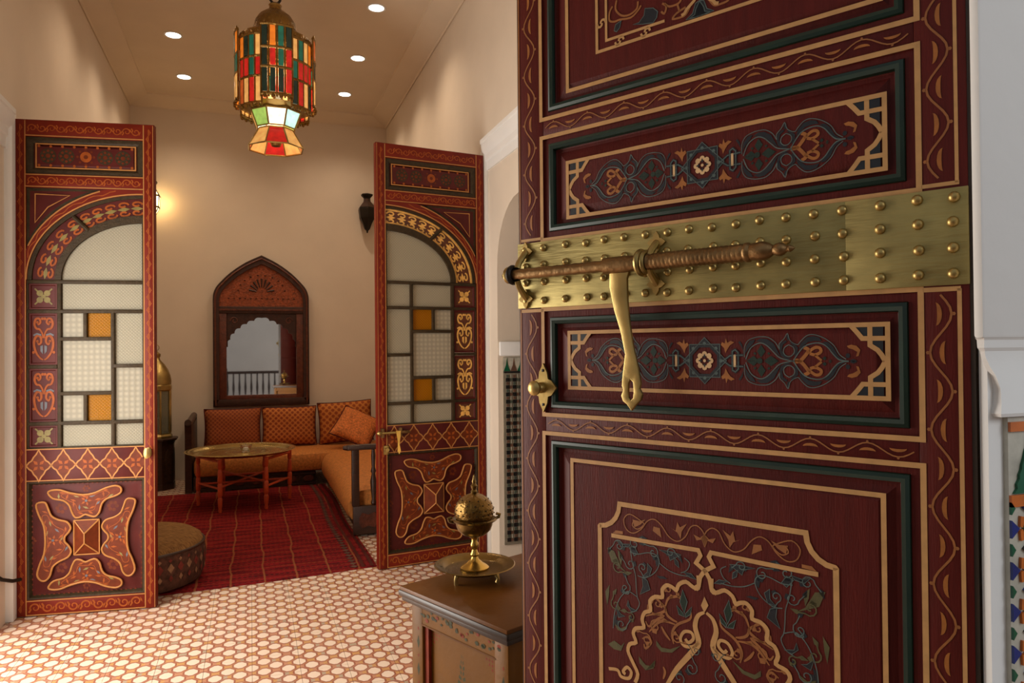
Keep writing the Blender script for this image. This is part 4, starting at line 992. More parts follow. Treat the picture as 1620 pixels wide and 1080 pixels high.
    mw, mh = (c - a) / 705.0, Zv(v1 - v0) / 710.0
    mx_, mz_ = (a + c) / 2, Zv((v0 + v1) / 2)
    M = lambda q, sx=1, sz=1: [(mx_ + sx * (x - 447) * mw, mz_ - sz * (y - 585) * mh) for x, y in q]
    dt = B()
    for k in range(22):
        for zz in (0.041, 0.263): dt.disc(pt(0.12 + 0.0345 * k, zz), 0.006, 0.0215, 6)
    for k in range(20):
        for uu in (0.105, 0.89): dt.disc(pt(uu, 0.052 + 0.0106 * k), 0.006, 0.0215, 6)
    for (x, y, r) in ((290, 400, .03), (600, 400, .03), (600, 760, .03), (290, 760, .03), (440, 285, .02), (440, 880, .02), (120, 590, .02), (780, 590, .02)):
        q = M([(x, y)])[0]
        for j in range(6): dt.disc((q[0] + r * .7 * math.cos(j), q[1] + r * .7 * math.sin(j)), r * .35, 0.0215, 7)
    dt.out('painted_flower', 'leaf_brown', bp_, smooth=False)
    for L, sx, sz in ((LOBE_T, 1, 1), (LOBE_T, 1, -1), (LOBE_L, 1, 1), (LOBE_L, -1, 1)):
        q = cr(M(L, sx, sz), 3, True)
        lb = B().prism(q, 0.004, 0.024).out('carved_lobe', 'leaf_brown', t, ang=50)
        B().tube([(x, 0.004, z) for x, z in q], 0.0052, 6, True).out('gold_edge', 'leaf_gold', lb)
        ctr = Vector((sum(x for x, z in q) / len(q), sum(z for x, z in q) / len(q)))
        f1, f2, f3 = B(), B(), B()
        def leafshape(b, c2, d, ln, wd):
            nn = Vector((-d.y, d.x)); b.blob([tuple(c2 - d * ln), tuple(c2 + nn * wd - d * ln * .1), tuple(c2 + d * ln), tuple(c2 - nn * wd - d * ln * .1)], 0.0034)
        nq = len(q)
        for i in range(0, nq, 4):
            e_ = Vector(q[i]); tg = (Vector(q[(i + 1) % nq]) - Vector(q[i - 1])).normalized()
            p_ = ctr + (e_ - ctr) * (0.74 if (i // 4) % 2 else 0.5)
            dd = (tg + (ctr - e_).normalized() * 0.5).normalized()
            leafshape((f1, f1, f3, f1, f2)[(i // 4) % 5], p_, dd, 0.017, 0.0055)
        f1.rib(cr([tuple(ctr + (Vector(q[i]) - ctr) * 0.66) for i in range(0, nq, 5)], 3, True), 0.003, 0.0032, True)
        for j in range(5):
            a_ = j * 1.257; leafshape(f1, ctr + Vector((math.cos(a_), math.sin(a_))) * 0.018, Vector((math.cos(a_), math.sin(a_))), 0.012, 0.006)
        f2.disc(tuple(ctr), 0.007, 0.0028, 8)
        f1.out('painted_flower', 'leaf_orange', lb, smooth=False); f2.out('painted_leaf', 'leaf_blue', lb, smooth=False); f3.out('painted_bud', 'leaf_olive', lb, smooth=False)
    (x0, z0), (x1, z1) = M([(370, 685), (522, 475)])
    x0, x1 = sorted((x0, x1)); xm = (x0 + x1) / 2
    py = B(); bm = py.bm
    A_ = [bm.verts.new(p) for p in ((x0, 0.022, z0), (x1, 0.022, z0), (x1, 0.022, z1), (x0, 0.022, z1))]
    A2 = [bm.verts.new(p) for p in ((x0, 0.010, z0), (x1, 0.010, z0), (x1, 0.010, z1), (x0, 0.010, z1))]
    r0, r1 = bm.verts.new((xm, -0.028, z0 + (z1 - z0) * 0.36)), bm.verts.new((xm, -0.028, z0 + (z1 - z0) * 0.64))
    for i in range(4): bm.faces.new((A_[i], A_[(i + 1) % 4], A2[(i + 1) % 4], A2[i]))
    for f in ((A2[0], A2[1], r0), (A2[1], A2[2], r1, r0), (A2[2], A2[3], r1), (A2[3], A2[0], r0, r1)): bm.faces.new(f)
    pyo = py.out('pyramid_boss', 'leaf_brown', t, smooth=False)
    E_ = B()
    for p, q in (((x0, .010, z0), (x1, .010, z0)), ((x1, .010, z0), (x1, .010, z1)), ((x1, .010, z1), (x0, .010, z1)), ((x0, .010, z1), (x0, .010, z0)), ((x0, .010, z0), tuple(r0c := (xm, -.028, z0 + (z1 - z0) * .36))), ((x1, .010, z0), r0c), ((x0, .010, z1), (xm, -.028, z0 + (z1 - z0) * .64)), ((x1, .010, z1), (xm, -.028, z0 + (z1 - z0) * .64)), (r0c, (xm, -.028, z0 + (z1 - z0) * .64))):
        E_.tube([p, q], 0.004, 5)
    E_.out('gold_edge', 'leaf_gold', pyo)
    # hardware
    if hardware == 'knob':
        k = B().lathe([(0.017, 0), (0.017, 0.004), (0.010, 0.008), (0.010, 0.022), (0.017, 0.028), (0.018, 0.036), (0.010, 0.042), (0, 0.043)], 14)
        bmesh.ops.rotate(k.bm, verts=k.bm.verts, cent=(0, 0, 0), matrix=Matrix.Rotation(PI / 2, 3, 'X'))
        o = k.out('knob', 'aged_brass', t); o.location = (*pt(0.953, 0)[:1], 0, Zv(0.3216)); o.scale = (1.0, 1, 1.7)
    else:
        zz = Zv(0.3195); x0 = X(0.985)
        bo = B().tube([(x0 - 0.02, -0.03, zz), (x0 + 0.13, -0.03, zz)], 0.008, 10).out('bolt', 'aged_brass', t)
        B().tube([(x0 + a, -0.03, zz) for a in (-0.03, -0.02, -0.008, 0.004)], [0.004, 0.016, 0.017, 0.009], 10).out('bolt_knob', 'aged_brass', bo)
        B().tube([(x0 + 0.13, -0.03, zz), (x0 + 0.19, -0.03, zz), (x0 + 0.2, -0.03, zz)], [0.0105, 0.0105, 0.004], 10).out('bolt_barrel', 'bolt_brass', bo)
        for dx in (0.012, 0.135): B().box(x0 + dx - 0.01, x0 + dx + 0.01, -0.034, 0.001, zz - 0.03, zz + 0.03, 0.003).out('bolt_bracket', 'bolt_brass', bo)
        hp = [(0.095, 0.012), (0.128, 0.012), (0.126, -0.03), (0.118, -0.075), (0.124, -0.10), (0.128, -0.122), (0.117, -0.142), (0.105, -0.122), (0.107, -0.10), (0.108, -0.06)]
        B().prism([(x0 + a, zz + b) for a, b in hp], -0.046, -0.038).out('hasp', 'bright_brass', bo)
        B().box(x0 + 0.022, x0 + 0.056, -0.012, 0.001, zz - 0.145, zz - 0.085, 0.004).out('lock_plate', 'aged_brass', t)
        B().tube([(x0 + 0.039, -0.008, zz - 0.11), (x0 + 0.039, -0.04, zz - 0.11)], 0.013, 10).out('knob', 'aged_brass', t)
    return t
leaf('tall red glazed door leaf beside the pouf, with a small brass knob', (-1.216, 4.70, 0), math.atan2(-0.106, 0.703), 0.711, 2.742, False, False, 'knob')
leaf('tall red glazed door leaf with brass bolt and hasp, behind the incense burner', (0.789, 4.835, 0), math.atan2(0.114, 0.777), 0.7853, 2.825, True, True, 'bolt')
# iron stay on the left post
o = B().tube([(-1.30 + 0.0, 4.50, 0.36), (-1.275, 4.52, 0.30), (-1.24, 4.55, 0.258), (-1.205, 4.60, 0.232), (-1.18, 4.645, 0.225)], 0.010, 8).out('door_stay', 'iron')
o['label'] = 'curved dark iron door stay at the foot of the left door post'; o['category'] = 'door stay'

# ------------------------------------------------------------ painted chest, footed tray, incense burner
ex = Vector((0.924, 0.384)); CHW, CHD, CHH = 0.92, 0.487, 0.74
ang = math.atan2(ex.y, ex.x)
chest = thing('painted_chest', 'ochre painted wooden chest with dark edged top, behind the near door', 'chest', (0.607, 1.753, 0), ang)
# local x runs along the long side, local y from the near corner to the far left corner
c_ = chest
B().box(0, CHW, 0, CHD, 0.712, 0.738, 0.004).out('top', 'chest_top', c_)
B().box(-0.004, CHW + 0.004, -0.004, CHD + 0.004, 0.708, 0.728, 0.006).box(0.004, CHW - 0.004, 0.004, CHD - 0.004, 0.694, 0.712, 0.004).out('top_edge', 'chest_dark', c_)
I = 0.026
B().box(I + 0.02, CHW - I - 0.02, I + 0.02, CHD - I - 0.02, 0.10, 0.69).out('carcass', 'chest_wood', c_)
for x0 in (I, CHW - I - 0.055):
    for y0 in (I, CHD - I - 0.055):
        po = B().box(x0, x0 + 0.055, y0, y0 + 0.055, 0, 0.695, 0.003).out('post', 'chest_wood', c_)
for y0 in (I + 0.001, CHD - I - 0.021):
    for z0, z1 in ((0.625, 0.694), (0.08, 0.16)): B().box(I + 0.05, CHW - I - 0.05, y0, y0 + 0.02, z0, z1).out('rail', 'chest_wood', c_)
for x0 in (I + 0.001, CHW - I - 0.021):
    for z0, z1 in ((0.632, 0.694), (0.08, 0.16)): B().box(x0, x0 + 0.02, I + 0.05, CHD - I - 0.05, z0, z1).out('rail', 'chest_wood', c_)
# painted end panel (faces the viewer): drawn in local y-z on x = I
def yz(b, poly, x):
    b.bm.faces.new([b.bm.verts.new((x, a, c)) for a, c in poly])
fl_, gd, rd = B(), B(), B()
rnd = random.Random(5)
for k in range(16):
    y = 0.06 + 0.023 * k
    for q in range(2):
        yy, zz = y + rnd.uniform(-.006, .006), 0.664 + rnd.uniform(-.016, .016); r = rnd.uniform(.005, .009)
        yz((fl_, fl_, rd)[rnd.randrange(3)], [(yy + r * math.cos(j), zz + r * .7 * math.sin(j)) for j in range(6)], I - 0.0002)
yz(gd, rect(0.075, CHD - 0.075, 0.633, 0.638), I - 0.0006)
for y in (0.045, CHD - 0.06):
    for k in range(7):
        zz = 0.58 - 0.08 * k
        yz(fl_, [(y - .007, zz), (y, zz + .02), (y + .007, zz), (y, zz - .02)], I - 0.0002)
        yz(rd, [(y - .004, zz + .04), (y, zz + .046), (y + .004, zz + .04), (y, zz + .034)], I - 0.0002)
XP = I + 0.0198
for (cy, cz, sy) in ((0.10, 0.612, 1), (CHD - 0.10, 0.612, -1)):
    for a in range(4):
        for q in range(4 - a):
            yz(rd, [(cy + sy * 0.012 * q - .004, cz - a * .012), (cy + sy * 0.012 * q, cz - a * .012 + .005), (cy + sy * 0.012 * q + .004, cz - a * .012), (cy + sy * 0.012 * q, cz - a * .012 - .005)], XP)
cy, cz = CHD / 2, 0.585
for k in range(9):
    w = (0.004, 0.006, 0.01, 0.008, 0.014, 0.018, 0.03, 0.036, 0.042)[k]; zz = cz - 0.015 * k
    for s in (-1, 1):
        yz(fl_, [(cy + s * 0.002, zz), (cy + s * w, zz + .006), (cy + s * w * 1.1, zz - .004), (cy + s * 0.004, zz - .008)], XP)
for s in (-1, 1):
    for k in range(5): yz(fl_, [(cy + s * (0.03 + .004 * k), cz - .1 - .03 * k), (cy + s * (0.045 + .004 * k), cz - .09 - .03 * k), (cy + s * (.05 + .004 * k), cz - .12 - .03 * k), (cy + s * (.035 + .004 * k), cz - .12 - .03 * k)], XP)
fl_.out('painted_flower', 'chest_green', c_, smooth=False); gd.out('gold_line', 'chest_top', c_, smooth=False); rd.out('painted_dot', 'chest_red', c_, smooth=False)
B().box(I + 0.012, I + 0.0202, 0.081, 0.092, 0.16, 0.633).out('panel_moulding', 'chest_red', c_).location = (-0.002, 0, 0)
B().box(I + 0.010, I + 0.0202, CHD - 0.10, CHD - 0.081, 0.16, 0.633).out('panel_moulding', 'chest_red', c_).location = (-0.002, 0, 0)
# long front: dark painted panels
fr = B()
fr.box(0.09, 0.44, I + 0.008, I + 0.021, 0.17, 0.615).box(0.48, 0.84, I + 0.008, I + 0.021, 0.17, 0.615)
fr.out('front_panel', 'chest_dark', c_)

bx_, by_ = 0.655, 2.195
tray = thing('footed_tray', 'round brass tray on low feet standing on the painted chest', 'tray', (bx_, by_, 0.7392))
B().lathe([(0, 0.028), (0.085, 0.028), (0.094, 0.031), (0.100, 0.038), (0.124, 0.043), (0.1265, 0.041), (0.100, 0.034), (0.09, 0.025), (0, 0.023)], 40).out('dish', 'dark_brass', tray)
for k in range(4):
    a = 0.6 + k * PI / 2
    B().tube([(0.084 * math.cos(a), 0.084 * math.sin(a), 0.027), (0.092 * math.cos(a), 0.092 * math.sin(a), 0.012), (0.088 * math.cos(a), 0.088 * math.sin(a), 0.0)], [0.008, 0.005, 0.007], 8).out('foot', 'aged_brass', tray)
bur = thing('incense_burner', 'pierced brass incense burner with domed lid on a slender stem', 'incense burner', (bx_, by_, 0.7678))
B().lathe([(0, 0), (0.040, 0), (0.041, 0.004), (0.034, 0.010), (0.022, 0.018), (0.012, 0.028), (0.0085, 0.036), (0.013, 0.043), (0.0095, 0.050), (0.007, 0.058), (0.0105, 0.066), (0.012, 0.074), (0.008, 0.084), (0.009, 0.092), (0.016, 0.098), (0, 0.1)], 22).out('stem', 'bright_brass', bur)
B().lathe([(0, 0.097), (0.016, 0.098), (0.034, 0.106), (0.047, 0.120), (0.052, 0.134), (0.054, 0.144), (0.063, 0.149), (0.066, 0.153), (0.060, 0.156), (0.050, 0.152), (0.046, 0.135), (0, 0.11)], 26).out('bowl', 'dark_brass', bur)
lid = B().lathe([(0.050, 0.152), (0.053, 0.160), (0.0555, 0.172), (0.0545, 0.188), (0.049, 0.204), (0.039, 0.217), (0.026, 0.226), (0.013, 0.231), (0.008, 0.234), (0, 0.236)], 26).out('lid', 'pierced_brass', bur)
B().lathe([(0.008, 0.232), (0.010, 0.238), (0.006, 0.244), (0.0085, 0.250), (0.010, 0.256), (0.005, 0.263), (0.0065, 0.269), (0.004, 0.276), (0.002, 0.288), (0, 0.292)], 12).out('finial', 'dark_brass', lid)
pb = B()
for r_, z_, n_ in ((0.0562, 0.172, 18), (0.0555, 0.186, 18), (0.0500, 0.202, 14), (0.0405, 0.2155, 10)):
    for k in range(n_):
        a = 2 * PI * (k + (0.5 if z_ in (0.186, 0.2155) else 0)) / n_
        c2 = Vector((r_ * math.cos(a), r_ * math.sin(a), z_)); m4 = bmesh.ops.create_icosphere(pb.bm, subdivisions=1, radius=0.0022)
        for v in m4['verts']: v.co += c2
pb.out('pierced_holes', 'iron', lid)['kind'] = 'stuff'
for s in (-1, 1):
    B().tube([(s * 0.058, 0, 0.147), (s * 0.073, 0, 0.152), (s * 0.076, 0, 0.160), (s * 0.066, 0, 0.163)], 0.005, 8).out('ear', 'dark_brass', bur)

bur.scale = (1.1, 1.1, 1.0)

# ------------------------------------------------------------ carpet and pouf
cp = B(); bm = cp.bm
FL_, FR_, BR_, BL_ = Vector((-1.16, 4.75)), Vector((0.778, 4.925)), Vector((0.758, 8.15)), Vector((-1.2, 8.08))
NU, NV = 24, 40; gv = []
def cpt(u, v, dz=0):
    p = (FL_ * (1 - u) + FR_ * u) * (1 - v) + (BL_ * (1 - u) + BR_ * u) * v
    p = p + Vector((0.012 * math.sin(v * 9 + 1) * u, 0.012 * math.sin(u * 7) * (1 - v)))
    return (p.x, p.y, 0.010 + 0.002 * math.sin(u * 11) * math.sin(v * 15) + dz)
for j in range(NV + 1): gv.append([bm.verts.new(cpt(i / NU, j / NV)) for i in range(NU + 1)])
bv = [[bm.verts.new((v.co.x, v.co.y, 0.001)) for v in r] for r in gv]
for j in range(NV):
    for i in range(NU):
        bm.faces.new((gv[j][i], gv[j][i + 1], gv[j + 1][i + 1], gv[j + 1][i]))
ring = [(0, i) for i in range(NU)] + [(j, NU) for j in range(NV)] + [(NV, i) for i in range(NU, 0, -1)] + [(j, 0) for j in range(NV, 0, -1)]
for k in range(len(ring)):
    (a, b_), (c, d) = ring[k], ring[(k + 1) % len(ring)]
    bm.faces.new((gv[a][b_], bv[a][b_], bv[c][d], gv[c][d]))
o = cp.out('carpet', 'carpet'); o['label'] = 'large red woven carpet with thin ochre stripes on the tiled floor'; o['category'] = 'carpet'
bd = B()
for u in (0.955, 0.985):
    L_ = [cpt(u - 0.006, j / 30, 0.003) for j in range(31)]; R_ = [cpt(u + 0.006, j / 30, 0.003) for j in range(31)]
    vl_ = [bd.bm.verts.new(p) for p in L_]; vr_ = [bd.bm.verts.new(p) for p in R_]
    for j in range(30): bd.bm.faces.new((vl_[j], vr_[j], vr_[j + 1], vl_[j + 1]))
bd.out('border_stripe', 'leaf_maroon', o)
bd = B()
for j in range(46):
    x_, y_, z_ = cpt(0.925, (j + 0.5) / 46, 0.004); h = 0.026
    bd.bm.faces.new([bd.bm.verts.new((x_ + a * h, y_ + b_ * h * 1.2, z_)) for a, b_ in ((-1, 0), (0, -1), (1, 0), (0, 1))])
bd.out('border_motif', 'pouf_side', o)

pouf = thing('pouf', 'round stuffed pouf with brown top and patterned side on the carpet', 'pouf', (-0.70, 5.135, 0.012))
pr = [(0, 0), (0.36, 0), (0.395, 0.012), (0.415, 0.06), (0.421, 0.13), (0.418, 0.19), (0.408, 0.228)]
B().lathe(pr, 48).out('side', 'pouf_side', pouf)
B().lathe([(0.408, 0.228), (0.395, 0.262), (0.35, 0.292), (0.25, 0.312), (0.12, 0.318), (0, 0.312)], 48).out('top', 'pouf_top', pouf)
B().tube([(0.411 * math.cos(2 * PI * k / 40), 0.411 * math.sin(2 * PI * k / 40), 0.229) for k in range(40)], 0.009, 8, True).out('welt', 'dark_wood', pouf)
ms, mc = B(), B()
for k in range(40):
    a = 2 * PI * k / 40
    for q, (z, h, w) in enumerate(((0.15, 0.03, 0.022), (0.09, 0.02, 0.014), (0.195, 0.012, 0.012))):
        b = (ms, mc, mc)[q] if k % 2 else (mc, ms, ms)[q]
        rr = 0.4235 if z < 0.19 else 0.4205
        P_ = [(-w, 0), (0, -h), (w, 0), (0, h)]
        b.bm.faces.new([b.bm.verts.new((rr * math.cos(a + p / rr), rr * math.sin(a + p / rr), z + r)) for p, r in P_])
ms.out('woven_motif', 'pouf_red', pouf, smooth=False); mc.out('woven_motif', 'pouf_cream', pouf, smooth=False)

# ------------------------------------------------------------ folding table and its brass tray
tx, ty = -0.075, 7.43
tab = thing('folding_table', 'folding table stand of turned red wood legs on the carpet', 'table', (tx, ty, 0.013))
legp = []
for k, (x, y) in enumerate(((-0.42, 0.0), (-0.20, -0.44), (0.22, -0.43), (0.46, 0.01), (0.22, 0.40), (-0.20, 0.40))):
    x *= 0.93; y *= 0.93; legp.append((x, y))
    pf = [(0.012, 0), (0.017, 0.02), (0.013, 0.035), (0.018, 0.06), (0.021, 0.12), (0.014, 0.135), (0.021, 0.15), (0.021, 0.25), (0.014, 0.262), (0.022, 0.28), (0.018, 0.37), (0.013, 0.385), (0.02, 0.40), (0.02, 0.475), (0, 0.476)]
    B().lathe([(0, 0)] + pf, 10).out('leg', 'table_wood', tab).location = (x, y, 0)
for a, b in ((0, 1), (2, 3), (4, 5)):
    (x0, y0), (x1, y1) = legp[a], legp[b]
    B().tube([(x0, y0, 0.21), (x1, y1, 0.21)], 0.011, 8).out('stretcher', 'table_wood', tab)
    B().tube([(x0, y0, 0.455), (x1, y1, 0.455)], 0.014, 8).out('top_rail', 'table_wood', tab)
for a, b, z in ((0, 3, 0.20), (1, 4, 0.225), (2, 5, 0.25)):
    (x0, y0), (x1, y1) = legp[a], legp[b]
    B().tube([(x0, y0, z), (x1, y1, z + 0.0)], 0.010, 8).out('cross_bar', 'table_wood', tab)
bt = thing('brass_tray', 'wide round polished brass tray resting on the red folding table', 'tray', (tx - 0.012, ty - 0.01, 0.490))
B().lathe([(0, 0.004), (0.40, 0.004), (0.43, 0.010), (0.448, 0.026), (0.492, 0.034), (0.500, 0.030), (0.452, 0.020), (0.436, 0.002), (0.40, -0.001), (0, -0.001)], 64).out('dish', 'tray_brass', bt)
en = B()
for r_ in (0.14, 0.26, 0.37):
    en.tube([(r_ * math.cos(2 * PI * k / 48), r_ * math.sin(2 * PI * k / 48), 0.0042) for k in range(48)], 0.0022, 5, True)
en.out('engraved_ring', 'aged_brass', bt)
gb = thing('glass_bowl', 'small clear cut glass bowl in the middle of the wide brass tray', 'bowl', (tx + 0.03, ty - 0.02, 0.4945))
B().lathe([(0, 0), (0.032, 0), (0.036, 0.006), (0.05, 0.035), (0.058, 0.068), (0.053, 0.068), (0.046, 0.036), (0.03, 0.012), (0, 0.01)], 14).out('bowl', 'clear_glass', gb, ang=15)
B().lathe([(0, 0.011), (0.022, 0.011), (0.024, 0.02), (0.02, 0.045), (0, 0.046)], 10).out('candle', 'white', gb)

# ------------------------------------------------------------ banquettes along the back and right walls
def soft(b, x0, x1, y0, y1, z0, z1, bev): return b.box(x0, x1, y0, y1, z0, z1, bev)
bb = thing('banquette', 'low banquette with orange mattress along the back wall under the mirror', 'sofa', (0, 0, 0), 0, 'orange banquettes')
bs = B().box(-0.56, 0.66, 8.175, 9.0, 0, 0.16, 0.01).out('base', 'carved_wood', bb)
B().box(-0.55, 0.66, 8.155, 8.16, 0.02, 0.04).box(-0.55, 0.66, 8.152, 8.16, 0.125, 0.145).out('base_moulding', 'dark_wood', bs)
for k in range(7):
    B().prism([(-0.47 + 0.175 * k + a, 0.083 + c) for a, c in ((-0.055, 0), (-0.03, -0.03), (0.03, -0.03), (0.055, 0), (0.03, 0.03), (-0.03, 0.03))], 8.152, 8.16).out('carved_panel', 'mirror_wood', bs, smooth=False)
mt = B().box(-0.55, 1.58, 8.11, 8.98, 0.16, 0.355, 0.05).out('mattress', 'mattress', bb)
arm = B().prism([(8.16, 0), (8.16, 0.60), (8.12, 0.72), (8.155, 0.735), (8.35, 0.69), (8.9, 0.70), (8.98, 0.72), (8.98, 0)], -0.635, -0.57, 'yz').out('arm_panel', 'dark_wood', bb)
B().tube([(-0.602, 8.11, 0.728), (-0.602, 8.3, 0.712), (-0.602, 8.98, 0.735)], 0.033, 10).out('arm_rail', 'dark_wood', bb)
br = thing('banquette', 'low banquette with orange mattress and spindle arm along the right wall', 'sofa', (0, 0, 0), 0, 'orange banquettes')
B().box(0.79, 1.58, 5.82, 8.12, 0, 0.12, 0.01).out('base', 'carved_wood', br)
b = B(); bm = b.bm
sec = [(0.77, 0.10), (0.725, 0.13), (0.70, 0.19), (0.705, 0.26), (0.735, 0.325), (0.80, 0.36), (1.0, 0.375), (1.5, 0.37), (1.58, 0.34), (1.58, 0.12)]
rows = []
for k in range(13):
    y = 5.825 + (8.105 - 5.825) * k / 12; e = 0.93 if k in (0, 12) else 1.0
    rows.append([bm.verts.new((1.15 + (x - 1.15) * (0.97 if k in (0, 12) else 1), y, 0.2 + (z - 0.2) * e + 0.004 * math.sin(k * 1.7 + x * 6))) for x, z in sec])
for a, c in zip(rows, rows[1:]):
    for k in range(len(sec)): bm.faces.new((a[k], a[(k + 1) % len(sec)], c[(k + 1) % len(sec)], c[k]))
bm.faces.new(rows[0]); bm.faces.new(rows[-1][::-1])
b.out('mattress', 'mattress', br, ang=60)
ar = B().box(0.745, 1.58, 5.765, 5.812, 0.017, 0.235, 0.004).out('arm_panel', 'dark_wood', br)
for k in range(4):
    cx = 0.86 + 0.19 * k
    B().prism([(cx + a * 1.2, 0.125 + c * 1.2) for a, c in ((-0.06, -0.02), (-0.04, -0.05), (0, -0.035), (0.04, -0.05), (0.06, -0.02), (0.06, 0.02), (0.04, 0.05), (0, 0.035), (-0.04, 0.05), (-0.06, 0.02))], 5.758, 5.766).out('carved_panel', 'mirror_wood', ar, smooth=False)
B().box(0.70, 1.58, 5.752, 5.825, 0.672, 0.712, 0.012).tube([(0.715, 5.79, 0.69), (0.672, 5.79, 0.692)], [0.024, 0.014], 10).out('arm_rail', 'dark_wood', br)
for x in (0.765, 1.545): B().box(x - 0.028, x + 0.028, 5.765, 5.815, 0.235, 0.675, 0.006).out('arm_post', 'dark_wood', br)
for k in range(5):
    x = 0.905 + 0.13 * k
    B().lathe([(0.012, 0.235), (0.022, 0.25), (0.013, 0.28), (0.022, 0.35), (0.025, 0.42), (0.014, 0.48), (0.022, 0.50), (0.013, 0.53), (0.018, 0.62), (0.012, 0.675)], 10, (x, 5.79, 0)).out('spindle', 'dark_wood', br)
    if k < 4: B().lathe([(0.0, -0.004), (0.03, -0.004), (0.038, 0.0), (0.03, 0.004), (0.0, 0.004)], 12).out('carved_ring', 'mirror_wood', br).location = (x + 0.065, 5.79, 0.30)

def cushion(label, mat, loc, rx, ry, rz, w, h, d):
    b = B(); bm = b.bm; n = 14; fr_, bk = [], []
    for s, L in ((-1, fr_), (1, bk)):
        for j in range(n + 1):
            r = []
            for i in range(n + 1):
                u, v = 2 * i / n - 1, 2 * j / n - 1
                t_ = max(0, (1 - u ** 4) * (1 - v ** 4)) ** 0.6
                pin = 1 - 0.05 * (1 - u * u) * abs(v) ** 3; pin2 = 1 - 0.05 * (1 - v * v) * abs(u) ** 3
                if s == 1 and (i in (0, n) or j in (0, n)): r.append(fr_[j][i]); continue
                r.append(bm.verts.new((u * w / 2 * pin2, s * d / 2 * t_ * (1 + 0.05 * math.sin(u * 4 + v * 3)), v * h / 2 * pin)))
            L.append(r)
    for L in (fr_, bk):
        for j in range(n):
            for i in range(n): bm.faces.new((L[j][i], L[j][i + 1], L[j + 1][i + 1], L[j + 1][i]))
    o = b.out('cushion', mat, None, ang=80)
    o.location = loc; o.rotation_euler = (rx, ry, rz)
    o['label'] = label; o['category'] = 'cushion'; o['group'] = 'orange cushions on the banquettes'
    pp = [tuple(bm_) for bm_ in []]
    e = B(); pts = []
    for i in range(n): pts.append(fr0(i / n, 0, w, h))
    for j in range(n): pts.append(fr0(1, j / n, w, h))
    for i in range(n, 0, -1): pts.append(fr0(i / n, 1, w, h))
    for j in range(n, 0, -1): pts.append(fr0(0, j / n, w, h))
    e.tube(pts, 0.007, 6, True).out('piping', 'leaf_maroon', o)
    return o
def fr0(a, c, w, h):
    u, v = 2 * a - 1, 2 * c - 1
    return (u * w / 2 * (1 - 0.05 * (1 - v * v) * abs(u) ** 3), 0, v * h / 2 * (1 - 0.05 * (1 - u * u) * abs(v) ** 3))
cushion('plain brownish orange square cushion at the left end under the mirror', 'cushion_plain', (-0.19, 8.80, 0.583), -0.15, 0, 0.0, 0.60, 0.45, 0.17)
cushion('checked orange square cushion in the middle of the row under the mirror', 'cushion_check', (0.42, 8.80, 0.583), -0.15, 0, 0.0, 0.60, 0.45, 0.17)
cushion('checked golden orange cushion tilted in the corner of the banquettes', 'cushion_gold', (1.05, 8.78, 0.61), -0.15, -0.05, -0.05, 0.62, 0.48, 0.18)
cushion('damask orange cushion standing on its corner before the tilted one', 'cushion_damask', (1.12, 8.36, 0.585), -0.85, 0.42, -0.30, 0.46, 0.46, 0.13)
cushion('damask orange cushion half hidden behind the right glazed leaf, against the right wall', 'cushion_damask', (1.43, 7.85, 0.62), -0.2, 0.1, -1.25, 0.48, 0.48, 0.16)

# ------------------------------------------------------------ mirror
MX, MY = 0.128, 9.0
mir = thing('arched_mirror', 'pointed arch mirror in a dark carved wood frame on the back wall', 'mirror', (MX, MY, 0))
def parch(hw, z0, zs, za, k=14):
    """outline: up the left side, pointed arch, down the right side"""
    n_ = [(1, 0), (0.99, 0.12), (0.95, 0.24), (0.868, 0.36), (0.64, 0.60), (0.33, 0.83), (0, 1)]
    L = [(-hw * a, zs + (za - zs) * b) for a, b in cr(n_, 3)]
    return [(-hw, z0)] + L + [(-x, z) for x, z in reversed(L[:-1])] + [(hw, z0)]
oo, ii = parch(0.528, 0.815, 2.04, 2.56), parch(0.462, 0.90, 2.02, 2.46)
fo = B(); fo.strip(oo, ii, -0.035, 0.045); fo.box(-0.528, 0.528, -0.035, 0.045, 0.815, 0.90, 0.004)
fo.out('frame', 'mirror_dark', mir)
B().tube([(x, -0.036, z) for x, z in parch(0.502, 0.83, 2.03, 2.52)], 0.011, 6).out('frame_bead', 'mirror_wood', mir)
B().prism(parch(0.463, 1.90, 2.02, 2.462), -0.01, 0.04).out('tympanum', 'mirror_tymp', mir, ang=15)
sb_ = B()
for k in range(9):
    a = PI * (k + 0.5) / 9
    sb_.tube([(0.06 * math.cos(a), -0.012, 2.13 + 0.06 * math.sin(a)), (0.14 * math.cos(a), -0.012, 2.13 + 0.16 * math.sin(a))], [0.007, 0.013], 6)
for k in range(13):
    x = -0.36 + 0.06 * k; sb_.lathe([(0, -0.006), (0.012, 0), (0, 0.006)], 8, (x, -0.012, 2.06))
for k in range(10):
    a = PI * (k + 0.5) / 10; sb_.lathe([(0, -0.008), (0.013, 0), (0, 0.008)], 8, (0.26 * math.cos(a), -0.012, 2.12 + 0.21 * math.sin(a)))
sb_.out('sunburst', 'mirror_dark', mir)
B().box(-0.463, 0.463, -0.03, 0.04, 1.885, 1.965, 0.006).out('cross_rail', 'mirror_dark', mir)
B().box(-0.463, 0.463, -0.036, -0.03, 1.915, 1.935, 0.002).out('cross_bead', 'mirror_wood', mir)
for s in (-1, 1): B().box(*sorted((s * 0.385, s * 0.463)), -0.022, 0.04, 0.90, 1.885, 0.004).out('side_panel', 'mirror_wood', mir)
B().box(-0.385, 0.385, -0.022, 0.04, 0.885, 0.942, 0.004).out('lower_rail', 'mirror_wood', mir)
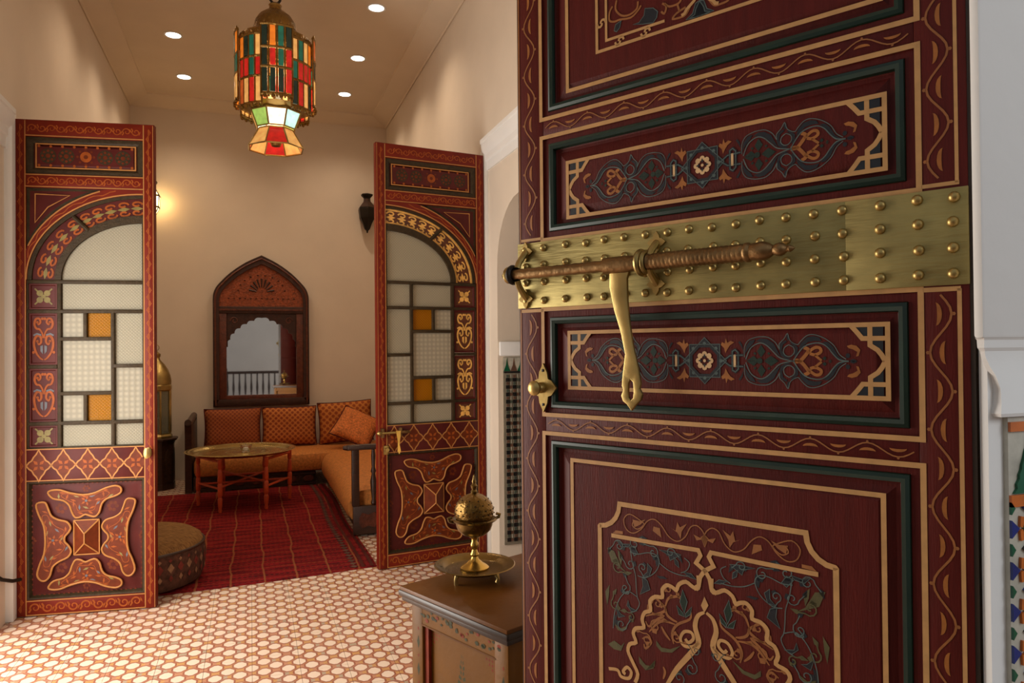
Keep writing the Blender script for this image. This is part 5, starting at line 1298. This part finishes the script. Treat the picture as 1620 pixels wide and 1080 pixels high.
# scalloped spandrel round the glass
sc = [(-0.385, 1.50), (-0.372, 1.50)]
steps = [(-0.372, 1.50), (-0.345, 1.585), (-0.300, 1.655), (-0.235, 1.715), (-0.165, 1.762), (-0.085, 1.80), (0.0, 1.835)]
for (x0, z0), (x1, z1) in zip(steps, steps[1:]):
    for k in range(1, 6):
        t_ = k / 5; bul = 0.020 * math.sin(PI * t_); sc.append((x0 + (x1 - x0) * t_ - bul * 0.75, z0 + (z1 - z0) * t_ + bul * 0.9))
half = sc
full = half + [(-x, z) for x, z in reversed(half[:-1])]
B().strip([(x, 1.888) for x, z in full], full, -0.014, 0.03).out('scalloped_spandrel', 'mirror_dark', mir, ang=20)
rs = B()
for s in (-1, 1):
    rs.tube([(s * (0.30 + 0.045 * math.cos(k * 0.7) * (1 - k / 14)), -0.016, 1.80 + 0.045 * math.sin(k * 0.7) * (1 - k / 14)) for k in range(12)], 0.006, 5)
rs.out('carved_spiral', 'mirror_wood', mir)
B().box(-0.39, 0.39, 0.012, 0.02, 0.93, 1.89).out('glass', 'mirror_glass', mir, smooth=False)
B().box(-0.46, 0.46, 0.022, 0.044, 0.9, 2.0).out('backboard', 'dark_wood', mir)

# ------------------------------------------------------------ wall lamps
def sconce(label, x, lit):
    t = thing('wall_lamp', label, 'wall lamp', (x, 8.94, 2.87), 0, 'hexagonal wall lamps')
    B().box(-0.03, 0.03, 0.085, 0.108, 0.16, 0.40, 0.004).tube([(0, 0.09, 0.33), (0, 0.04, 0.36), (0, 0.0, 0.385)], 0.009, 6).out('bracket', 'iron', t)
    B().lathe([(0, 0.478), (0.06, 0.474), (0.078, 0.464), (0.07, 0.448), (0.045, 0.425), (0.042, 0.41), (0.0, 0.41)], 6, a0=PI / 6).out('cap', 'iron', t, smooth=False)
    if not lit:
        B().lathe([(0.042, 0.412), (0.047, 0.38), (0.085, 0.335), (0.108, 0.305)], 6, a0=PI / 6).out('shoulder', 'dark_wood', t, smooth=False)
        B().lathe([(0.108, 0.305), (0.112, 0.28), (0.102, 0.20), (0.098, 0.18)], 6, a0=PI / 6).out('body', 'iron', t, smooth=False)
        B().lathe([(0.098, 0.18), (0.06, 0.11), (0.034, 0.045), (0.014, 0.028), (0.008, 0.0), (0, 0)], 6, a0=PI / 6).out('lower_cone', 'iron', t, smooth=False)
    else:
        def ring(r, z): return [Vector((r * math.cos(PI / 6 + k * PI / 3), r * math.sin(PI / 6 + k * PI / 3), z)) for k in range(6)]
        lv = [ring(0.042, 0.412), ring(0.105, 0.305), ring(0.098, 0.18), ring(0.02, 0.035)]
        fb = B()
        for a, c in zip(lv, lv[1:]):
            for k in range(6): fb.tube([a[k], c[k]], 0.006, 5)
        for a in lv[1:3]: fb.tube(a, 0.010, 5, True)
        fb.tube([(0, 0, 0.04), (0, 0, 0.0)], [0.016, 0.004], 6)
        fb.out('cage', 'iron', t)
        for a, c in zip(lv, lv[1:]):
            for k in range(6):
                q = B(); q.bm.faces.new([q.bm.verts.new(p * 1.0) for p in (a[k], a[(k + 1) % 6], c[(k + 1) % 6], c[k])]); q.out('pane', 'sconce_glow', t, smooth=False)
        point((x + 0.12, 8.93, 3.11), 1.1, (1.0, 0.62, 0.22), 0.04)
sconce('lit hexagonal wall lamp with a warm glow, peeping past the left glazed leaf', -1.03, True)
sconce('unlit dark hexagonal wall lamp left of the right glazed leaf', 1.345, False)

# ------------------------------------------------------------ floor lantern on its stool
stl = thing('carved_stool', 'dark carved octagonal wooden stool in the back left corner', 'stool', (-0.945, 8.60, 0))
B().lathe([(0, 0), (0.19, 0), (0.19, 0.06), (0.182, 0.06), (0.182, 0.48), (0.19, 0.48), (0.19, 0.515), (0, 0.515)], 8, a0=PI / 8).out('body', 'dark_wood', stl, smooth=False)
B().lathe([(0, 0.513), (0.215, 0.513), (0.22, 0.522), (0.22, 0.535), (0.21, 0.54), (0, 0.54)], 8, a0=PI / 8).out('top', 'dark_wood', stl, smooth=False)
for k in range(8):
    a = k * PI / 4
    q = B().prism([(-0.045, 0.08), (0.045, 0.08), (0.045, 0.34), (0.025, 0.40), (0, 0.43), (-0.025, 0.40), (-0.045, 0.34)], -0.176, -0.170)
    o = q.out('carved_panel', 'carved_wood', stl, smooth=False); o.rotation_euler = (0, 0, a)
fln = thing('floor_lantern', 'tall domed brass and glass lantern standing on the dark octagonal stool', 'lantern', (-0.945, 8.60, 0.54))
B().lathe([(0, 0), (0.165, 0), (0.165, 0.02), (0.15, 0.04), (0.15, 0.05), (0, 0.05)], 8, a0=PI / 8).out('base', 'aged_brass', fln, smooth=False)
for k in range(8):
    a = PI / 8 + k * PI / 4; r = 0.145
    B().tube([(r * math.cos(a), r * math.sin(a), 0.045), (r * math.cos(a), r * math.sin(a), 0.50)], 0.010, 6).out('post', 'aged_brass', fln)
    a1 = a + PI / 4
    q = B(); q.bm.faces.new([q.bm.verts.new(p) for p in ((0.14 * math.cos(a), 0.14 * math.sin(a), 0.05), (0.14 * math.cos(a1), 0.14 * math.sin(a1), 0.05), (0.14 * math.cos(a1), 0.14 * math.sin(a1), 0.495), (0.14 * math.cos(a), 0.14 * math.sin(a), 0.495))]); q.out('pane', 'lantern_pane', fln, smooth=False)
B().lathe([(0, 0.495), (0.15, 0.495), (0.16, 0.51), (0.16, 0.55), (0.15, 0.565), (0, 0.565)], 8, a0=PI / 8).out('crown_band', 'aged_brass', fln, smooth=False)
B().lathe([(0.148, 0.565), (0.150, 0.60), (0.14, 0.66), (0.118, 0.72), (0.085, 0.775), (0.055, 0.81), (0.04, 0.83), (0.035, 0.85), (0.045, 0.862), (0.045, 0.89), (0.03, 0.90), (0.02, 0.91), (0.012, 0.92), (0, 0.92)], 20).out('dome', 'aged_brass', fln)
fi = B().tube([(0.03 * math.cos(PI * 0.5 + 2 * PI * k / 14), 0, 0.955 + 0.032 * math.sin(PI * 0.5 + 2 * PI * k / 14)) for k in range(14)], 0.004, 6, True)
fi.tube([(0, 0, 0.915), (0, 0, 0.93)], 0.007, 6); fi.out('ring_handle', 'aged_brass', fln)
B().lathe([(0, 0.05), (0.03, 0.05), (0.03, 0.2), (0, 0.2)], 10).out('candle', 'white', fln)

# ------------------------------------------------------------ hanging stained-glass lantern
LX, LY = 0.18, 5.45
hl = thing('hanging_lantern', 'large hanging lantern of coloured glass strips with pierced brass dome', 'lantern', (LX, LY, 0))
def lobe_r(a):
    """plan of the body: eight shallow bays"""
    return 0.262
bays = 8; per = 4
cols = ['cream', 'green', 'cream', 'amber', 'amber', 'green', 'cream', 'dusk', 'orange', 'dusk', 'amber', 'cream']
mids = ['red', 'green', 'amber', 'red', 'red', 'green', 'orange', 'green', 'orange', 'dusk', 'amber', 'red']
lows = ['red', 'cream', 'amber', 'cream', 'red', 'cream', 'amber', 'orange', 'amber', 'cream', 'red', 'amber']
fb = B(); a_off = -PI / 2 - PI / 8
lrnd = random.Random(11)
for k in range(bays):
    hi = k % 2 == 0
    dz = 0.0 if hi else -0.055
    rA = 0.270 if hi else 0.252
    for q in range(per):
        a0 = a_off + (k + q / per) * 2 * PI / bays; a1 = a_off + (k + (q + 1) / per) * 2 * PI / bays
        bulge = 0.012 if q == 1 else 0.0
        p0 = Vector((rA * math.cos(a0), rA * math.sin(a0), 0)); p1 = Vector((rA * math.cos(a1), rA * math.sin(a1), 0))
        rows_ = [(3.655, 3.520), (3.500, 3.385), (3.365, 3.205)]
        for r_, (zt_, zb_) in enumerate(rows_):
            cset = (cols, mids, lows)[r_]
            cl = lrnd.choice(({'0': ['cream', 'amber', 'green', 'amber', 'dusk', 'orange', 'cream', 'dusk'], '1': ['red', 'green', 'red', 'amber', 'dusk', 'orange', 'green', 'dusk'], '2': ['cream', 'red', 'amber', 'cream', 'orange', 'red', 'cream', 'dusk']})[str(r_)])
            e = (p1 - p0) * 0.17
            pn = B(); f = []
            nrm = ((p0 + p1) / 2).normalized() * 0.006
            A_ = [p0 + e, p1 - e, p1 - e, p0 + e]; Zs = (zb_ + dz, zb_ + dz, zt_ + dz, zt_ + dz)
            o1 = [pn.bm.verts.new((p.x + nrm.x, p.y + nrm.y, z)) for p, z in zip(A_, Zs)]
            o2 = [pn.bm.verts.new((p.x, p.y, z)) for p, z in zip(A_, Zs)]
            pn.bm.faces.new(o1); pn.bm.faces.new(o2[::-1])
            for j in range(4): pn.bm.faces.new((o1[j], o1[(j + 1) % 4], o2[(j + 1) % 4], o2[j]))
            pn.out('glass_strip', 'st_' + cl, hl, smooth=False)
        for zz in (3.665, 3.51, 3.375, 3.19):
            fb.tube([(p0.x, p0.y, zz + dz), (p1.x, p1.y, zz + dz)], 0.010, 6)
        m_ = (p0 + p1) / 2
        fb.lathe([(0, -0.018), (0.010, -0.012), (0.012, 0), (0.007, 0.01), (0, 0.022)], 6, (m_.x * 1.02, m_.y * 1.02, 3.178 + dz))
        fb.lathe([(0, -0.01), (0.010, 0), (0.006, 0.012), (0, 0.024)], 6, (m_.x, m_.y, 3.68 + dz))
        for p in ((p0, p1) if q == per - 1 else (p0,)):
            fb.tube([(p.x, p.y, 3.17 + dz), (p.x, p.y, 3.675 + dz)], 0.0065, 6)
fb.out('metal_frame', 'pierced_brass', hl)
B().lathe([(0.262, 3.60), (0.25, 3.655), (0.19, 3.69), (0.15, 3.70), (0.142, 3.71)], 16, a0=a_off).out('roof', 'pierced_brass', hl)
B().lathe([(0.142, 3.705), (0.148, 3.735), (0.138, 3.785), (0.110, 3.83), (0.070, 3.862), (0.045, 3.875), (0.040, 3.90), (0.046, 3.91), (0.03, 3.925), (0, 3.93)], 24).out('dome', 'pierced_brass', hl)
B().lathe([(0.245, 3.165), (0.19, 3.15), (0.165, 3.14), (0.16, 3.13)], 16, a0=a_off).out('under_plate', 'aged_brass', hl)
def skirt(name, r0, z0, r1, z1, n, mats, off):
    fr2 = B()
    for k in range(n):
        a0 = off + 2 * PI * k / n; a1 = off + 2 * PI * (k + 1) / n
        A_ = [Vector((r0 * math.cos(a0), r0 * math.sin(a0), z0)), Vector((r0 * math.cos(a1), r0 * math.sin(a1), z0)), Vector((r1 * math.cos(a1), r1 * math.sin(a1), z1)), Vector((r1 * math.cos(a0), r1 * math.sin(a0), z1))]
        c = sum(A_, Vector()) / 4
        q = B(); q.bm.faces.new([q.bm.verts.new(c + (p - c) * 0.94) for p in A_]); q.out(name, 'st_' + mats[k % len(mats)], hl, smooth=False)
        fr2.tube([A_[0], A_[3]], 0.006, 5); fr2.tube([A_[0], A_[1]], 0.006, 5); fr2.tube([A_[3], A_[2]], 0.006, 5)
    fr2.out('skirt_frame', 'aged_brass', hl)
skirt('upper_pane', 0.178, 3.135, 0.135, 3.025, 8, ['lime', 'white', 'aqua', 'cream', 'lime', 'white', 'aqua', 'cream'], a_off - PI / 4)
skirt('lower_pane', 0.120, 3.015, 0.195, 2.885, 8, ['cream', 'red', 'cream', 'orange'], a_off - PI / 4)
B().lathe([(0, 2.90), (0.03, 2.905), (0.045, 2.935), (0.04, 2.97), (0.02, 3.0), (0, 3.0)], 12).out('bulb', 'pierced_brass', hl)
rg = B().tube([(0.036 * math.cos(2 * PI * k / 16), 0, 3.965 + 0.04 * math.sin(2 * PI * k / 16)) for k in range(16)], 0.009, 8, True)
rg.out('ring', 'iron', hl)
chn = B()
for k in range(5):
    zc = 4.02 + 0.062 * k
    if k % 2: chn.tube([(0.018 * math.cos(2 * PI * j / 10), 0, zc + 0.04 * math.sin(2 * PI * j / 10)) for j in range(10)], 0.006, 6, True)
    else: chn.tube([(0, 0.018 * math.cos(2 * PI * j / 10), zc + 0.04 * math.sin(2 * PI * j / 10)) for j in range(10)], 0.006, 6, True)
chn.lathe([(0, 4.292), (0.045, 4.288), (0.03, 4.265), (0, 4.262)], 14)
chn.out('chain', 'iron', hl)
point((LX, LY, 3.40), 5, (1.0, 0.70, 0.38), 0.08)
point((LX, LY, 2.98), 3, (1.0, 0.78, 0.5), 0.04)

# ------------------------------------------------------------ recessed ceiling lights
for (x, y, lab) in ((-0.63, 8.22, 'recessed round ceiling light at the far left, beyond the lantern'), (-0.635, 7.16, 'recessed round ceiling light left of the lantern, nearer of two'),
                    (1.0, 8.23, 'recessed round ceiling light at the far right, lowest in the photo'), (1.0, 7.17, 'recessed round ceiling light right of the lantern, middle of three'), (1.0, 6.06, 'recessed round ceiling light at the top, nearest of the right row')):
    t = thing('ceiling_light', lab, 'ceiling light', (x, y, ZC), 0, 'recessed lights in the ceiling')
    B().lathe([(0.062, 0.0), (0.078, 0.0), (0.080, -0.004), (0.075, -0.008), (0.063, -0.006), (0.061, 0.0)], 24).out('trim_ring', 'white', t)
    B().lathe([(0, -0.004), (0.0615, -0.004), (0.0615, -0.002), (0, -0.002)], 24).out('lens', 'light_emit', t)
    spot((x, y, ZC - 0.03), 33)
spot((-0.635, 6.05, ZC - 0.03), 22)
